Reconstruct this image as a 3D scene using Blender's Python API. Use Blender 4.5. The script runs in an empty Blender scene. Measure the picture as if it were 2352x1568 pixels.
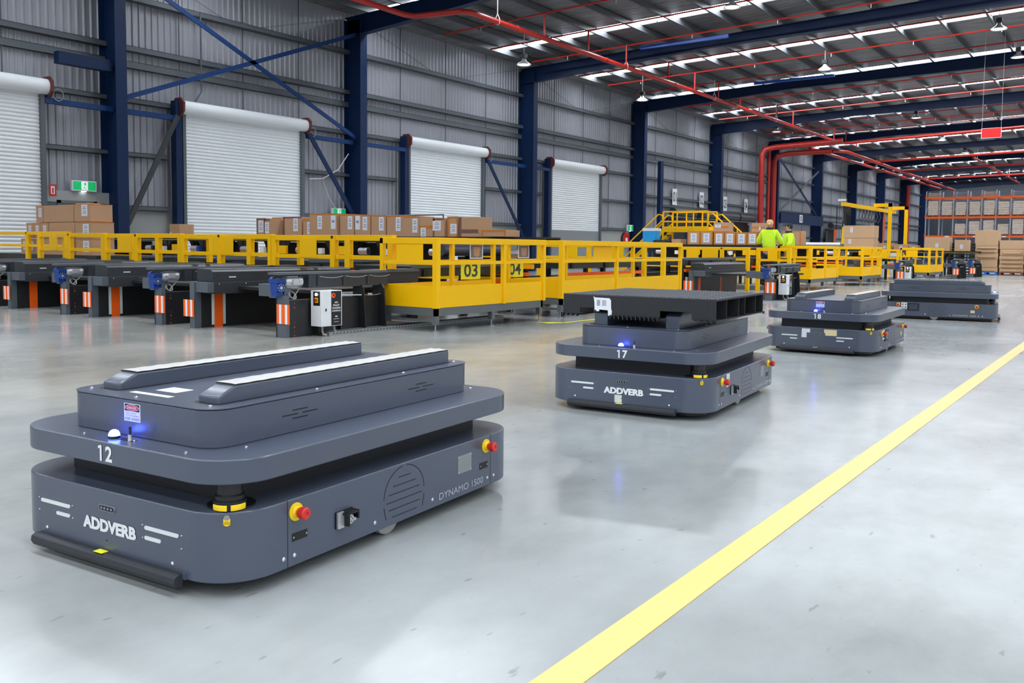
import bpy, math, random
from mathutils import Vector, Matrix
random.seed(7)
S = bpy.context.scene
C = bpy.data.collections.new('warehouse'); S.collection.children.link(C)

# ------------------------------------------------------------------ camera
cd = bpy.data.cameras.new('camera'); cam = bpy.data.objects.new('camera', cd); C.objects.link(cam)
cd.sensor_width = 36.0; cd.lens = 2033.0 / 2352.0 * 36.0
cd.shift_y = -82.0 / 2352.0; cd.clip_end = 600
cx_, cy_, cz_ = (0.81062863, 0.58547461, 0.01003562), (-0.04715766, 0.04819093, 0.99772431), (0.58365862, -0.80925714, 0.06667456)
m = Matrix((( cx_[0], cy_[0], cz_[0], 0), (cx_[1], cy_[1], cz_[1], 0), (cx_[2], cy_[2], cz_[2], 1.1), (0, 0, 0, 1)))
cam.matrix_world = m
S.camera = cam

# ------------------------------------------------------------------ world, exposure
W = bpy.data.worlds.new('daylight'); S.world = W; W.use_nodes = True
bg = W.node_tree.nodes['Background']; bg.inputs[0].default_value = (0.86, 0.93, 1.0, 1); bg.inputs[1].default_value = 0.95
vs = S.view_settings
vs.view_transform = 'Standard'; vs.look = 'None'; vs.gamma = 1.0; vs.use_curve_mapping = False; vs.exposure = 0.23
SKY_STRENGTH = 21.0      # daylight through the roof sheets

# ------------------------------------------------------------------ materials
def lin(c): return tuple(((v/255)/12.92 if v/255 <= 0.04045 else ((v/255+0.055)/1.055)**2.4) for v in c)
MATS = {}
def mat(name, col, rough=0.5, metal=0.0, var=0.06, scale=8.0, bump=0.0, emit=None, es=0.0, coat=0.0, spec=None):
    if name in MATS: return MATS[name]
    M_ = bpy.data.materials.new(name); M_.use_nodes = True
    nt = M_.node_tree; b = nt.nodes['Principled BSDF']
    r, g, bl = lin(col)
    tc = nt.nodes.new('ShaderNodeTexCoord'); nz = nt.nodes.new('ShaderNodeTexNoise')
    nz.inputs['Scale'].default_value = scale; nz.inputs['Detail'].default_value = 3
    nt.links.new(tc.outputs['Object'], nz.inputs['Vector'])
    mx = nt.nodes.new('ShaderNodeMix'); mx.data_type = 'RGBA'
    mx.inputs[6].default_value = (r*(1-var), g*(1-var), bl*(1-var), 1)
    mx.inputs[7].default_value = (min(1, r*(1+var)), min(1, g*(1+var)), min(1, bl*(1+var)), 1)
    nt.links.new(nz.outputs['Fac'], mx.inputs[0]); nt.links.new(mx.outputs[2], b.inputs['Base Color'])
    b.inputs['Roughness'].default_value = rough; b.inputs['Metallic'].default_value = metal
    if coat: b.inputs['Coat Weight'].default_value = coat; b.inputs['Coat Roughness'].default_value = 0.15
    if spec is not None: b.inputs['Specular IOR Level'].default_value = spec
    if bump:
        bp = nt.nodes.new('ShaderNodeBump'); bp.inputs['Strength'].default_value = bump
        nt.links.new(nz.outputs['Fac'], bp.inputs['Height']); nt.links.new(bp.outputs['Normal'], b.inputs['Normal'])
    if emit:
        b.inputs['Emission Color'].default_value = (*emit, 1); b.inputs['Emission Strength'].default_value = es
    MATS[name] = M_
    return M_
body = mat('grey_blue_paint', (75, 82, 98), 0.30, 0.0, 0.05, 300, 0.02, coat=0.25)
coreM = mat('dark_sheet', (22, 25, 33), 0.5)
black = mat('black_plastic', (16, 17, 19), 0.45)
rubber = mat('rubber', (42, 44, 50), 0.6)
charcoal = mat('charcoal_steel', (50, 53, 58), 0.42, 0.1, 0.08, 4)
charlit = mat('lit_charcoal_steel', (92, 98, 106), 0.38, 0.2, 0.05, 4)  # lit copy of the charcoal: light on tops and fronts put into colour
nearblack = mat('black_steel_panel', (30, 31, 34), 0.4, 0.0, 0.12, 3)
steel = mat('zinc_steel', (150, 154, 155), 0.38, 0.55, 0.1, 6)
greyst = mat('grey_steel', (104, 108, 108), 0.45, 0.2, 0.08, 5)
chrome = mat('bright_screw', (225, 228, 235), 0.2, 0.9)
alu = mat('cast_aluminium', (196, 198, 202), 0.35, 0.6, 0.08, 20)
white = mat('white_paint', (232, 234, 236), 0.5)
paper = mat('white_paper', (218, 221, 230), 0.7)
yellow = mat('safety_yellow', (255, 194, 0), 0.45, 0.0, 0.03, 3, spec=0.25)
lemon = mat('lemon_label', (245, 240, 40), 0.5)
ylw2 = mat('bright_yellow_plastic', (245, 205, 10), 0.4)
orange = mat('orange_paint', (255, 98, 14), 0.4)
redM = mat('red_plastic', (205, 45, 38), 0.35)
pipeR = mat('red_pipe_paint', (172, 34, 24), 0.38, 0, 0.1, 2)
blueM = mat('gearbox_blue', (22, 62, 140), 0.35)
navy = mat('navy_column_paint', (6, 34, 72), 0.5, 0, 0.1, 1.2, spec=0.3)
navy2 = mat('blue_steel_paint', (20, 54, 104), 0.5, 0, 0.1, 1.2, spec=0.3)
girtM = mat('girt_steel', (88, 94, 100), 0.5, 0.2, 0.1, 1.5)
card = mat('cardboard', (186, 146, 112), 0.75, 0, 0.05, 3)
card2 = mat('cardboard_pale', (196, 160, 124), 0.75, 0, 0.05, 3)
tapeM = mat('orange_brown_tape', (196, 120, 48), 0.35)
tapeD = mat('dark_brown_tape', (120, 86, 76), 0.35)
creamT = mat('masking_tape', (222, 206, 160), 0.7)
inkM = mat('black_ink', (30, 30, 34), 0.6)
inkG = mat('grey_ink', (140, 142, 165), 0.6)
redI = mat('red_ink', (205, 70, 70), 0.6)
frostM = mat('light_bar_lens', (222, 226, 226), 0.35)
beltM = mat('black_belt', (28, 29, 31), 0.5)
rackO = mat('rack_orange', (226, 96, 28), 0.45)
rackG = mat('rack_upright', (150, 160, 176), 0.45, 0.2)
hivis = mat('hi_vis_yellow', (196, 238, 40), 0.8, 0, 0.08, 14, 0.2)
darkcl = mat('dark_cloth', (28, 32, 44), 0.85, 0, 0.1, 20)
skinM = mat('skin', (196, 148, 122), 0.6)
hairB = mat('blonde_hair', (214, 176, 120), 0.6, 0, 0.25, 40, 0.4)
hairD = mat('dark_hair', (28, 24, 22), 0.6, 0, 0.2, 40)
palB = mat('pallet_black_plastic', (30, 31, 34), 0.5, 0, 0.25, 30, 0.15)
palT = mat('pallet_sheen_top', (66, 68, 75), 0.5, 0, 0.2, 30)  # paler than the sides: the deck's grey sheen put into the colour
beaconM = mat('blue_beacon', (160, 190, 255), 0.3, emit=(0.045, 0.085, 1.0), es=30)
ledW = mat('white_led', (255, 255, 255), 0.3, emit=(0.9, 0.95, 1.0), es=8)
greenM = mat('exit_green', (0, 180, 90), 0.4, emit=(0.0, 0.45, 0.16), es=0.35)
exitW = mat('exit_white', (240, 250, 245), 0.4, emit=(0.9, 1.0, 0.95), es=0.25)
lampM = mat('lamp_glow', (255, 250, 235), 0.4, emit=(1.0, 0.95, 0.82), es=6)
shadeM = mat('lamp_shade', (210, 212, 214), 0.3, 0.3)
rollerM = mat('roller_door_white', (226, 230, 233), 0.45, 0.0, 0.03, 2)
brownM = mat('red_oxide_bracket', (92, 40, 36), 0.6)
concW = mat('concrete_dado', (158, 160, 158), 0.8, 0, 0.08, 1.5)
doorB = mat('brown_door', (122, 104, 98), 0.6)
binB = mat('sky_blue_plastic', (40, 160, 225), 0.45)
palBlue = mat('blue_wood', (20, 120, 210), 0.6)
palBrown = mat('red_brown_wood', (132, 78, 66), 0.7)
purlinM = mat('purlin_steel', (96, 98, 102), 0.5, 0.3, 0.1, 1)
wireM = mat('thin_cable', (196, 198, 200), 0.5)
hoseM = mat('grey_hose', (168, 168, 164), 0.5)

def wrapmat():
    M_ = mat('stretch_wrapped_cartons', (206, 190, 176), 0.22, 0, 0.3, 5, 0.5)
    return M_
wrapM = wrapmat()

def floor_mat():
    M_ = bpy.data.materials.new('polished_concrete'); M_.use_nodes = True
    nt = M_.node_tree; N = nt.nodes; L = nt.links; b = N['Principled BSDF']
    g = N.new('ShaderNodeNewGeometry')
    def noise(scale, sx, sy, det=4, rough=0.55):
        mp = N.new('ShaderNodeMapping'); mp.inputs['Scale'].default_value = (sx, sy, 1)
        L.new(g.outputs['Position'], mp.inputs['Vector'])
        n = N.new('ShaderNodeTexNoise'); n.inputs['Scale'].default_value = scale; n.inputs['Detail'].default_value = det
        n.inputs['Roughness'].default_value = rough
        L.new(mp.outputs[0], n.inputs['Vector']); return n
    n1 = noise(0.5, 1, 0.8); n2 = noise(3.0, 1.0, 0.6, 6, 0.65); n3 = noise(0.11, 1, 1, 2)
    a = N.new('ShaderNodeMath'); a.operation = 'MULTIPLY_ADD'; L.new(n2.outputs['Fac'], a.inputs[0]); a.inputs[1].default_value = 0.35; L.new(n1.outputs['Fac'], a.inputs[2])
    r = N.new('ShaderNodeValToRGB'); L.new(a.outputs[0], r.inputs[0])
    e = r.color_ramp.elements; e[0].position = 0.45; e[0].color = (*lin((128, 132, 132)), 1); e[1].position = 0.9; e[1].color = (*lin((178, 182, 182)), 1)
    # warm patches of older coating
    r2 = N.new('ShaderNodeValToRGB'); L.new(n3.outputs['Fac'], r2.inputs[0])
    r2.color_ramp.elements[0].position = 0.5; r2.color_ramp.elements[0].color = (0, 0, 0, 1); r2.color_ramp.elements[1].position = 0.72; r2.color_ramp.elements[1].color = (1, 1, 1, 1)
    mw = N.new('ShaderNodeMix'); mw.data_type = 'RGBA'; mw.blend_type = 'MULTIPLY'; mw.inputs[7].default_value = (1.0, 0.90, 0.78, 1)
    mf = N.new('ShaderNodeMath'); mf.operation = 'MULTIPLY'; mf.inputs[1].default_value = 1.0; L.new(r2.outputs[0], mf.inputs[0])
    L.new(mf.outputs[0], mw.inputs[0]); L.new(r.outputs[0], mw.inputs[6])
    # fine scratches / dark specks
    sc = noise(26, 1.0, 0.35, 2, 0.5); rs = N.new('ShaderNodeValToRGB'); L.new(sc.outputs['Fac'], rs.inputs[0])
    rs.color_ramp.elements[0].position = 0.24; rs.color_ramp.elements[0].color = (0.72, 0.72, 0.72, 1); rs.color_ramp.elements[1].position = 0.31; rs.color_ramp.elements[1].color = (1, 1, 1, 1)
    ms = N.new('ShaderNodeMix'); ms.data_type = 'RGBA'; ms.blend_type = 'MULTIPLY'; ms.inputs[0].default_value = 1
    L.new(mw.outputs[2], ms.inputs[6]); L.new(rs.outputs[0], ms.inputs[7]); L.new(ms.outputs[2], b.inputs['Base Color'])
    rr_ = N.new('ShaderNodeMapRange'); L.new(n1.outputs['Fac'], rr_.inputs[0]); rr_.inputs[3].default_value = 0.13; rr_.inputs[4].default_value = 0.24
    L.new(rr_.outputs[0], b.inputs['Roughness'])
    bp = N.new('ShaderNodeBump'); bp.inputs['Strength'].default_value = 0.02; bp.inputs['Distance'].default_value = 0.01
    nb = noise(7.0, 0.5, 1.6, 3); L.new(nb.outputs['Fac'], bp.inputs['Height']); L.new(bp.outputs[0], b.inputs['Normal'])
    return M_
floorM = floor_mat()

def foil_mat():
    M_ = bpy.data.materials.new('roof_foil'); M_.use_nodes = True
    nt = M_.node_tree; N = nt.nodes; L = nt.links; b = N['Principled BSDF']
    g = N.new('ShaderNodeNewGeometry')
    mp = N.new('ShaderNodeMapping'); mp.inputs['Scale'].default_value = (0.5, 4.0, 1); L.new(g.outputs['Position'], mp.inputs['Vector'])
    n = N.new('ShaderNodeTexNoise'); n.inputs['Scale'].default_value = 1.6; n.inputs['Detail'].default_value = 5; L.new(mp.outputs[0], n.inputs['Vector'])
    r = N.new('ShaderNodeValToRGB'); L.new(n.outputs['Fac'], r.inputs[0])
    r.color_ramp.elements[0].position = 0.3; r.color_ramp.elements[0].color = (*lin((92, 92, 98)), 1)
    r.color_ramp.elements[1].position = 0.75; r.color_ramp.elements[1].color = (*lin((140, 138, 140)), 1)
    L.new(r.outputs[0], b.inputs['Base Color']); b.inputs['Roughness'].default_value = 0.4; b.inputs['Metallic'].default_value = 0.35
    bp = N.new('ShaderNodeBump'); bp.inputs['Strength'].default_value = 0.6; bp.inputs['Distance'].default_value = 0.1
    L.new(n.outputs['Fac'], bp.inputs['Height']); L.new(bp.outputs[0], b.inputs['Normal'])
    return M_
foilM = foil_mat()
wallM = mat('corrugated_wall_sheet', (158, 160, 168), 0.4, 0.25, 0.08, 0.5)
skyM = mat('roof_skylight', (240, 245, 255), 0.5, emit=(0.88, 0.94, 1.0), es=SKY_STRENGTH)
lineM = mat('yellow_floor_paint', (236, 202, 116), 0.35, 0, 0.05, 5)

# ------------------------------------------------------------------ mesh helpers
_tc = {}
def tmesh(s, bold=0.0):
    k = (s, bold)
    if k not in _tc:
        cu = bpy.data.curves.new('t', 'FONT'); cu.body = s; cu.offset = bold; cu.resolution_u = 3
        o = bpy.data.objects.new('t', cu); C.objects.link(o)
        bpy.context.view_layer.update()
        me = bpy.data.meshes.new_from_object(o.evaluated_get(bpy.context.evaluated_depsgraph_get()))
        v = [tuple(p.co[:2]) for p in me.vertices]; f = [tuple(p.vertices) for p in me.polygons]
        bpy.data.objects.remove(o); bpy.data.curves.remove(cu); bpy.data.meshes.remove(me)
        xs = [a[0] for a in v]; ys = [a[1] for a in v]
        _tc[k] = (v, f, min(xs), max(xs), min(ys), max(ys))
    return _tc[k]

def rr(L_, W_, r, n=8, cx=0, cy=0):
    P = []
    for sx, sy, a0 in ((1, 1, 0), (-1, 1, 90), (-1, -1, 180), (1, -1, 270)):
        for k in range(n+1):
            a = math.radians(a0+90*k/n)
            P.append((cx+sx*(L_/2-r)+r*math.cos(a), cy+sy*(W_/2-r)+r*math.sin(a)))
    return P

class M:
    def __init__(s): s.v = []; s.f = []; s.m = []
    def add(s, v, f, mi=0):
        o = len(s.v); s.v += [tuple(p) for p in v]; s.f += [tuple(i+o for i in q) for q in f]; s.m += [mi]*len(f); return s
    def box(s, a, b, mi=0):
        x0, x1 = sorted((a[0], b[0])); y0, y1 = sorted((a[1], b[1])); z0, z1 = sorted((a[2], b[2]))
        return s.add([(x0,y0,z0),(x1,y0,z0),(x1,y1,z0),(x0,y1,z0),(x0,y0,z1),(x1,y0,z1),(x1,y1,z1),(x0,y1,z1)],
              [(3,2,1,0),(4,5,6,7),(0,1,5,4),(1,2,6,5),(2,3,7,6),(3,0,4,7)], mi)
    def bc(s, c, d, mi=0): return s.box([c[i]-d[i]/2 for i in range(3)], [c[i]+d[i]/2 for i in range(3)], mi)
    def prism(s, poly, z0, z1, axis='z', mi=0):
        n = len(poly)
        def P(a, b, t): return {'z': (a, b, t), 'x': (t, a, b), 'y': (a, t, b)}[axis]
        v = [P(a, b, z0) for a, b in poly]+[P(a, b, z1) for a, b in poly]
        f = [tuple(range(n-1, -1, -1)), tuple(range(n, 2*n))]+[(i, (i+1) % n, n+(i+1) % n, n+i) for i in range(n)]
        if axis == 'y': f = [tuple(reversed(q)) for q in f]
        ar = sum(poly[i][0]*poly[(i+1) % n][1]-poly[(i+1) % n][0]*poly[i][1] for i in range(n))
        if ar < 0: f = [tuple(reversed(q)) for q in f]
        return s.add(v, f, mi)
    def cyl(s, p, q, r, r2=None, n=12, mi=0, cap=True):
        r2 = r if r2 is None else r2
        p, q = Vector(p), Vector(q); d = (q-p).normalized()
        u = d.orthogonal().normalized(); w = d.cross(u)
        v = []; 
        for c, R in ((p, r), (q, r2)):
            for k in range(n):
                a = 2*math.pi*k/n; v.append(c+u*(R*math.cos(a))+w*(R*math.sin(a)))
        f = [(k, (k+1) % n, n+(k+1) % n, n+k) for k in range(n)]
        if cap: f += [tuple(range(n-1, -1, -1)), tuple(range(n, 2*n))]
        return s.add(v, f, mi)
    def tube(s, pts, r, n=8, mi=0, closed=False):
        P = [Vector(p) for p in pts]; v = []; N = len(P); u = None
        for i in range(N):
            a = P[max(i-1, 0)] if not closed else P[i-1]; b = P[min(i+1, N-1)] if not closed else P[(i+1) % N]
            d = (b-a).normalized()
            u = d.orthogonal().normalized() if u is None else (u-d*u.dot(d)).normalized()
            w = d.cross(u); R = r[i] if isinstance(r, (list, tuple)) else r
            for k in range(n):
                t = 2*math.pi*k/n; v.append(P[i]+u*(R*math.cos(t))+w*(R*math.sin(t)))
        f = []
        for i in range(N if closed else N-1):
            j = (i+1) % N
            f += [(i*n+k, i*n+(k+1) % n, j*n+(k+1) % n, j*n+k) for k in range(n)]
        if not closed: f += [tuple(range(n-1, -1, -1)), tuple(range((N-1)*n, N*n))]
        return s.add(v, f, mi)
    def lathe(s, prof, c=(0,0,0), n=20, mi=0, ax='z', a0=0, a1=360):
        full = abs(a1-a0) >= 360; K = n if full else n+1; v = []
        for r, z in prof:
            for k in range(K):
                a = math.radians(a0+(a1-a0)*k/n); x, y = r*math.cos(a), r*math.sin(a)
                q = {'z': (x, y, z), 'x': (z, x, y), 'y': (y, z, x)}[ax]
                v.append((c[0]+q[0], c[1]+q[1], c[2]+q[2]))
        f = []
        for i in range(len(prof)-1):
            for k in range(n):
                k2 = (k+1) % K if full else k+1
                f.append((i*K+k, i*K+k2, (i+1)*K+k2, (i+1)*K+k))
        return s.add(v, f, mi)
    def beam(s, p, q, w, h, mi=0, up=(0,0,1)):
        p, q = Vector(p), Vector(q); d = (q-p).normalized(); U = Vector(up)
        sd = d.cross(U)
        if sd.length < 1e-4: sd = d.cross(Vector((1,0,0)))
        sd.normalize(); U = sd.cross(d)
        v = [c+sd*(a*w/2)+U*(b*h/2) for c in (p, q) for a, b in ((-1,-1),(1,-1),(1,1),(-1,1))]
        return s.add(v, [(3,2,1,0),(4,5,6,7),(0,1,5,4),(1,2,6,5),(2,3,7,6),(3,0,4,7)], mi)
    def quad(s, a, b, c, d, mi=0): return s.add([a, b, c, d], [(0,1,2,3)], mi)
    def text(s, t, o, u, v, h, w=None, mi=0, bold=0.0, lift=0.0015):
        tv, tf, x0, x1, y0, y1 = tmesh(t, bold); u = Vector(u).normalized(); v = Vector(v).normalized(); n = u.cross(v); o = Vector(o)
        sy = h/(y1-y0); sx = (w/(x1-x0)) if w else sy; mx, my = (x0+x1)/2, (y0+y1)/2
        return s.add([o+u*((a-mx)*sx)+v*((b-my)*sy)+n*lift for a, b in tv], tf, mi)
    def rect(s, o, u, v, w, h, t=0.002, mi=0):
        u = Vector(u).normalized(); v = Vector(v).normalized(); n = u.cross(v); o = Vector(o)
        P = [o+u*(a*w/2)+v*(b*h/2)+n*c for c in (0, t) for a, b in ((-1,-1),(1,-1),(1,1),(-1,1))]
        return s.add(P, [(3,2,1,0),(4,5,6,7),(0,1,5,4),(1,2,6,5),(2,3,7,6),(3,0,4,7)], mi)
    def disc(s, o, u, v, a, b, t=0.002, n=20, mi=0):
        u = Vector(u).normalized(); v = Vector(v).normalized(); w = u.cross(v); o = Vector(o)
        R = [(a*math.cos(2*math.pi*k/n), b*math.sin(2*math.pi*k/n)) for k in range(n)]
        P = [o+u*x+v*y for x, y in R]+[o+u*x+v*y+w*t for x, y in R]
        return s.add(P, [tuple(range(n, 2*n))]+[(i, (i+1) % n, n+(i+1) % n, n+i) for i in range(n)], mi)
    def build(s, name, mats, parent=None, bev=0, smooth=False, seg=2, **kw):
        me = bpy.data.meshes.new(name); me.from_pydata(s.v, [], s.f); me.update()
        for x in (mats if isinstance(mats, (list, tuple)) else [mats]): me.materials.append(x)
        me.polygons.foreach_set('material_index', s.m)
        if smooth:
            me.polygons.foreach_set('use_smooth', [True]*len(me.polygons)); me.set_sharp_from_angle(angle=math.radians(35))
        o = bpy.data.objects.new(name, me); C.objects.link(o)
        if parent: o.parent = parent
        if bev:
            b = o.modifiers.new('b', 'BEVEL'); b.width = bev; b.segments = seg; b.limit_method = 'ANGLE'; b.angle_limit = math.radians(50)
        tag(o, **kw)
        return o

def tag(o, label=None, cat=None, group=None, kind=None):
    if label: o['label'] = label
    if cat: o['category'] = cat
    if group: o['group'] = group
    if kind: o['kind'] = kind
    return o
def thing(name, label, cat, loc=(0,0,0), rz=0, group=None):
    o = bpy.data.objects.new(name, None); C.objects.link(o); o.location = loc; o.rotation_euler = (0,0,rz); o.empty_display_size = 0.1
    return tag(o, label, cat, group)
def struct(name, parent=None): 
    o = bpy.data.objects.new(name, None); C.objects.link(o); o['kind'] = 'structure'; return o
def cpy(o, loc=None, rz=None, parent=None, label=None):
    c = o.copy(); C.objects.link(c)
    if parent is not None: c.parent = parent
    if loc is not None: c.location = loc
    if rz is not None: c.rotation_euler = (0,0,rz)
    if label: c['label'] = label
    for ch in o.children: cpy(ch, parent=c)
    return c
X, Y, Z = (1,0,0), (0,1,0), (0,0,1)
NX, NY = (-1,0,0), (0,-1,0)
exec_order = []

# ================================================================== SETTING
WX = -23.5; CF = -22.6
def roofz(x): return 9.3+0.03*(x-WX)
fl = M(); fl.quad((-60,-60,0), (80,-60,0), (80,200,0), (-60,200,0)); fl.build('floor', floorM, kind='structure')
# corrugated side wall: ribbed sheet with a concrete dado
wl = M(); y = -12.0; prof = []
while y < 126:
    prof += [(y, 0), (y+.03, .035), (y+.065, .035), (y+.095, 0)]; y += 0.2
n = len(prof)
v = [(WX+a, yy, z) for z in (2.05, 9.6) for yy, a in prof]
wl.add(v, [(i+1, i, n+i, n+i+1) for i in range(n-1)])
wl.build('wall_left', wallM, kind='structure')
M().box((WX-.2,-12,0), (WX+.06,126,2.05)).build('baseboard_left', concW, kind='structure')
M().box((-24,118,0), (60,118.3,10.9)).build('wall_back', mat('shaded_end_wall', (62, 66, 74), .6), kind='structure')  # shade in the gaps between rack loads put into the wall colour
# roof sheet with daylight strips between
SY = [30.2+7.1*k for k in range(-6, 13)]
SW = 0.72
X1 = 34.0
rf = M(); sk = []
def rq(y0, y1): 
    rf.quad((WX,y0,roofz(WX)), (WX,y1,roofz(WX)), (X1,y1,roofz(X1)), (X1,y0,roofz(X1)))
prev = -16.0
for yy in SY:
    if yy > 117: break
    rq(prev, yy-SW/2); prev = yy+SW/2
rq(prev, 126)
rf.build('ceiling', foilM, kind='structure')
k = 0
for yy in SY:
    if yy > 117: break
    k += 1
    m_ = M(); m_.quad((WX+.8,yy-SW/2,roofz(WX+.8)+.05), (WX+.8,yy+SW/2,roofz(WX+.8)+.05), (X1,yy+SW/2,roofz(X1)+.05), (X1,yy-SW/2,roofz(X1)+.05))
    m_.build('window_%d' % k, skyM, kind='structure')
M().box((WX,-16,9.27),(WX+.8,126,9.29)).build('trim_1', foilM, kind='structure')
# purlins running along the hall
pm = M(); L0, L1 = -16, 118
pm.box((-.012,L0,-.25),(.012,L1,0)); pm.box((-.012,L0,-.25),(.075,L1,-.238)); pm.box((-.075,L0,-.012),(.012,L1,0))
p0 = pm.build('purlin', purlinM, kind='structure'); p0.location = (-22.3,0,roofz(-22.3)-.005)
for i in range(1, 34):
    xx = -22.3+1.55*i; c = cpy(p0, (xx,0,roofz(xx)-.005))
# portal frames
BY = [2.6, 13.35, 22.35]+[33.0+10.62*k for k in range(9)]
def colmesh():
    m_ = M(); m_.box((CF,-.16,0),(CF-.03,.16,8.95)); m_.box((WX+.1,-.16,0),(WX+.13,.16,8.95)); m_.box((CF-.03,-.012,0),(WX+.13,.012,8.95))
    m_.box((CF-.03,-.15,8.4),(WX+.13,.15,8.43))
    return m_
col0 = colmesh().build('column', navy, kind='structure'); col0.location = (0,BY[0],0)
for b in BY[1:]: cpy(col0, (0,b,0))
def rafmesh():
    m_ = M(); zt = lambda x: roofz(x)-.26
    def zb(x): return 8.42+(8.93-8.42)*min(1, (x-CF)/8.0) if x < CF+8 else 8.93+.03*(x-CF-8)*0.4
    xs = [WX+.1, CF, CF+2, CF+4, CF+6, CF+8, -6, 4, 14, 24, X1]
    for a, b in zip(xs[:-1], xs[1:]):
        m_.add([(a,-.012,zb(a)),(b,-.012,zb(b)),(b,-.012,zt(b)),(a,-.012,zt(a)),(a,.012,zb(a)),(b,.012,zb(b)),(b,.012,zt(b)),(a,.012,zt(a))],
               [(0,1,2,3),(7,6,5,4),(0,4,5,1),(3,2,6,7)])
        for zf, s_ in ((zb, 1), (zt, -1)):
            m_.add([(a,-.14,zf(a)),(b,-.14,zf(b)),(b,.14,zf(b)),(a,.14,zf(a)),(a,-.14,zf(a)+.025*s_),(b,-.14,zf(b)+.025*s_),(b,.14,zf(b)+.025*s_),(a,.14,zf(a)+.025*s_)],
                   [(0,3,2,1),(4,5,6,7),(0,1,5,4),(2,3,7,6)])
    return m_
raf0 = rafmesh().build('rafter', navy, kind='structure'); raf0.location = (0,BY[0],0)
for b in BY[1:]: cpy(raf0, (0,b,0))
# girts on the wall between columns
DO = [(5.6,11.45), (15.5,19.95), (25.15,29.75), (34.95,39.6)]      # roller door openings
def girt(y0, y1, z, h=.13, d=.16, mt=girtM, x=WX+.04):
    m_ = M(); m_.box((x,y0,z-h/2),(x+d,y1,z-h/2+.012)); m_.box((x+d-.012,y0,z-h/2),(x+d,y1,z+h/2)); m_.box((x,y0,z+h/2-.012),(x+d,y1,z+h/2))
    return m_.build('girt', mt, kind='structure')
edges = [-12]+[b for b in BY]+[118]
for i in range(len(edges)-1):
    a, b = edges[i]+.02, edges[i+1]-.02
    for z in (7.87, 6.48): girt(a, b, z, .16, .2)
    if i < 7:
        girt(a, b, 6.05, .2, .12); 
    girt(a, b, 5.06 if b > 46 or i < 7 else 5.06, .14)
    ds = [d for d in DO if a < d[0] < b]
    for z in (3.57, 2.08):
        if ds: girt(a, ds[0][0]-.35, z); girt(ds[0][1]+.2, b, z)
        else: girt(a, b, z)
    if a > 43: girt(a, b, 4.05, .14)
    # sag rods
    for t in (.25, .5, .75):
        yy = a+(b-a)*t
        zb = 5.1 if ds and ds[0][0]-.3 < yy < ds[0][1]+.3 else 2.05
        M().box((WX+.13,yy-.012,zb),(WX+.155,yy+.012,9.25)).build('sag_rod', girtM, kind='structure')
# wall top brace rods
for i in range(2, 9):
    a, b = edges[i], edges[i+1]
    for p, q in (((a+.2,9.2),(a+(b-a)*.45,7.9)), ((b-.2,9.0),(a+(b-a)*.55,7.9))):
        M().beam((WX+.1,p[0],p[1]),(WX+.1,q[0],q[1]),.012,.012).build('brace_rod', girtM, kind='structure')
# cross bracing
def brace(p, q, w=.13, mt=navy2, x=-22.85):
    M().beam((x,p[0],p[1]),(x,q[0],q[1]),.04,w,up=(1,0,0) if False else (0,0,1)).build('wall_brace', mt, kind='structure')
brace((13.5,8.55),(22.2,4.85)); brace((13.5,5.0),(22.2,8.4))
brace((13.6,1.6),(15.2,4.75),.15,charcoal); brace((20.1,4.75),(22.2,2.0),.16,navy)
brace((29.85,4.7),(32.6,1.4),.16,navy)
brace((64.9,8.2),(75.2,3.8),.2,navy); brace((64.9,3.6),(75.2,7.6),.16,girtM)
# blue door-head beams
for a, b in ((11.5,13.3),(13.5,15.2),(20.1,22.2),(22.5,24.9),(29.9,32.8),(33.2,34.7)):
    M().box((-23.05,a,4.62),(-22.93,b,4.76)).build('door_head_beam', navy2, kind='structure')
# roller doors
for i, (a, b) in enumerate(DO):
    d = struct('door_%d' % (i+1)); d['label'] = 'white roller shutter door'
    z0 = 0.0
    cu = M(); z = z0; P = []
    while z < 4.85:
        P += [(0, z), (.018, z+.02), (.024, z+.045), (.018, z+.07), (0, z+.088)]; z += .1
    n = len(P)
    cu.add([(-23.12+u, yy, zz) for yy in (a,b) for u, zz in P], [(j+1, j, n+j, n+j+1) for j in range(n-1)])
    cu.build('curtain', rollerM, d, smooth=True)
    if i == 3: M().box((-23.11,a,0),(-23.085,b,1.9)).build('lower_curtain_dull', mat('dull_shutter_grey', (132,136,140), 0.5), d)
    M().cyl((-23.0,a-.1,5.03),(-23.0,b+.1,5.03),.2,n=20).build('barrel', rollerM, d, smooth=True)
    for yy in (a-.16, b+.13):
        M().prism([(-.26+0,-.1),(-.16,-.26),(.1,-.28),(.26,-.12),(.27,.12),(.12,.26),(-.15,.26),(-.26,.12)], yy-.03, yy+.03, 'y').build('end_bracket', brownM, d).location = (-23.0,0,5.03)
    for yy in (a, b):
        M().box((-23.16,yy-.05,0),(-22.98,yy+.05,4.85)).build('guide', girtM, d)
    M().box((-23.2,a-.3,0),(-22.95,a-.1,5.2)).build('jamb_post', navy, d)
    M().tube([(-22.9+.12*0,b+.35+.13*math.cos(t*.524),4.85+.15*math.sin(t*.524)) for t in range(12)], .012, 6, closed=True).build('chain_wheel', steel, d)
# floor line
M().box((-1.225,-2,0.0005),(-1.115,60,.003)).build('floor_line', lineM, label='long yellow painted line running up the polished floor', cat='floor line')
M().add([(-7.0,10.62,.003),(-6.86,10.9,.003),(-6.82,12.9,.003),(-6.86,12.9,.003),(-6.92,10.9,.003),(-7.25,10.66,.003)],[(0,1,4,5),(1,2,3,4)]).build('floor_line', lemon, label='thin bent yellow floor mark beside the platform with plates 03 and 04', cat='floor line')

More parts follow.
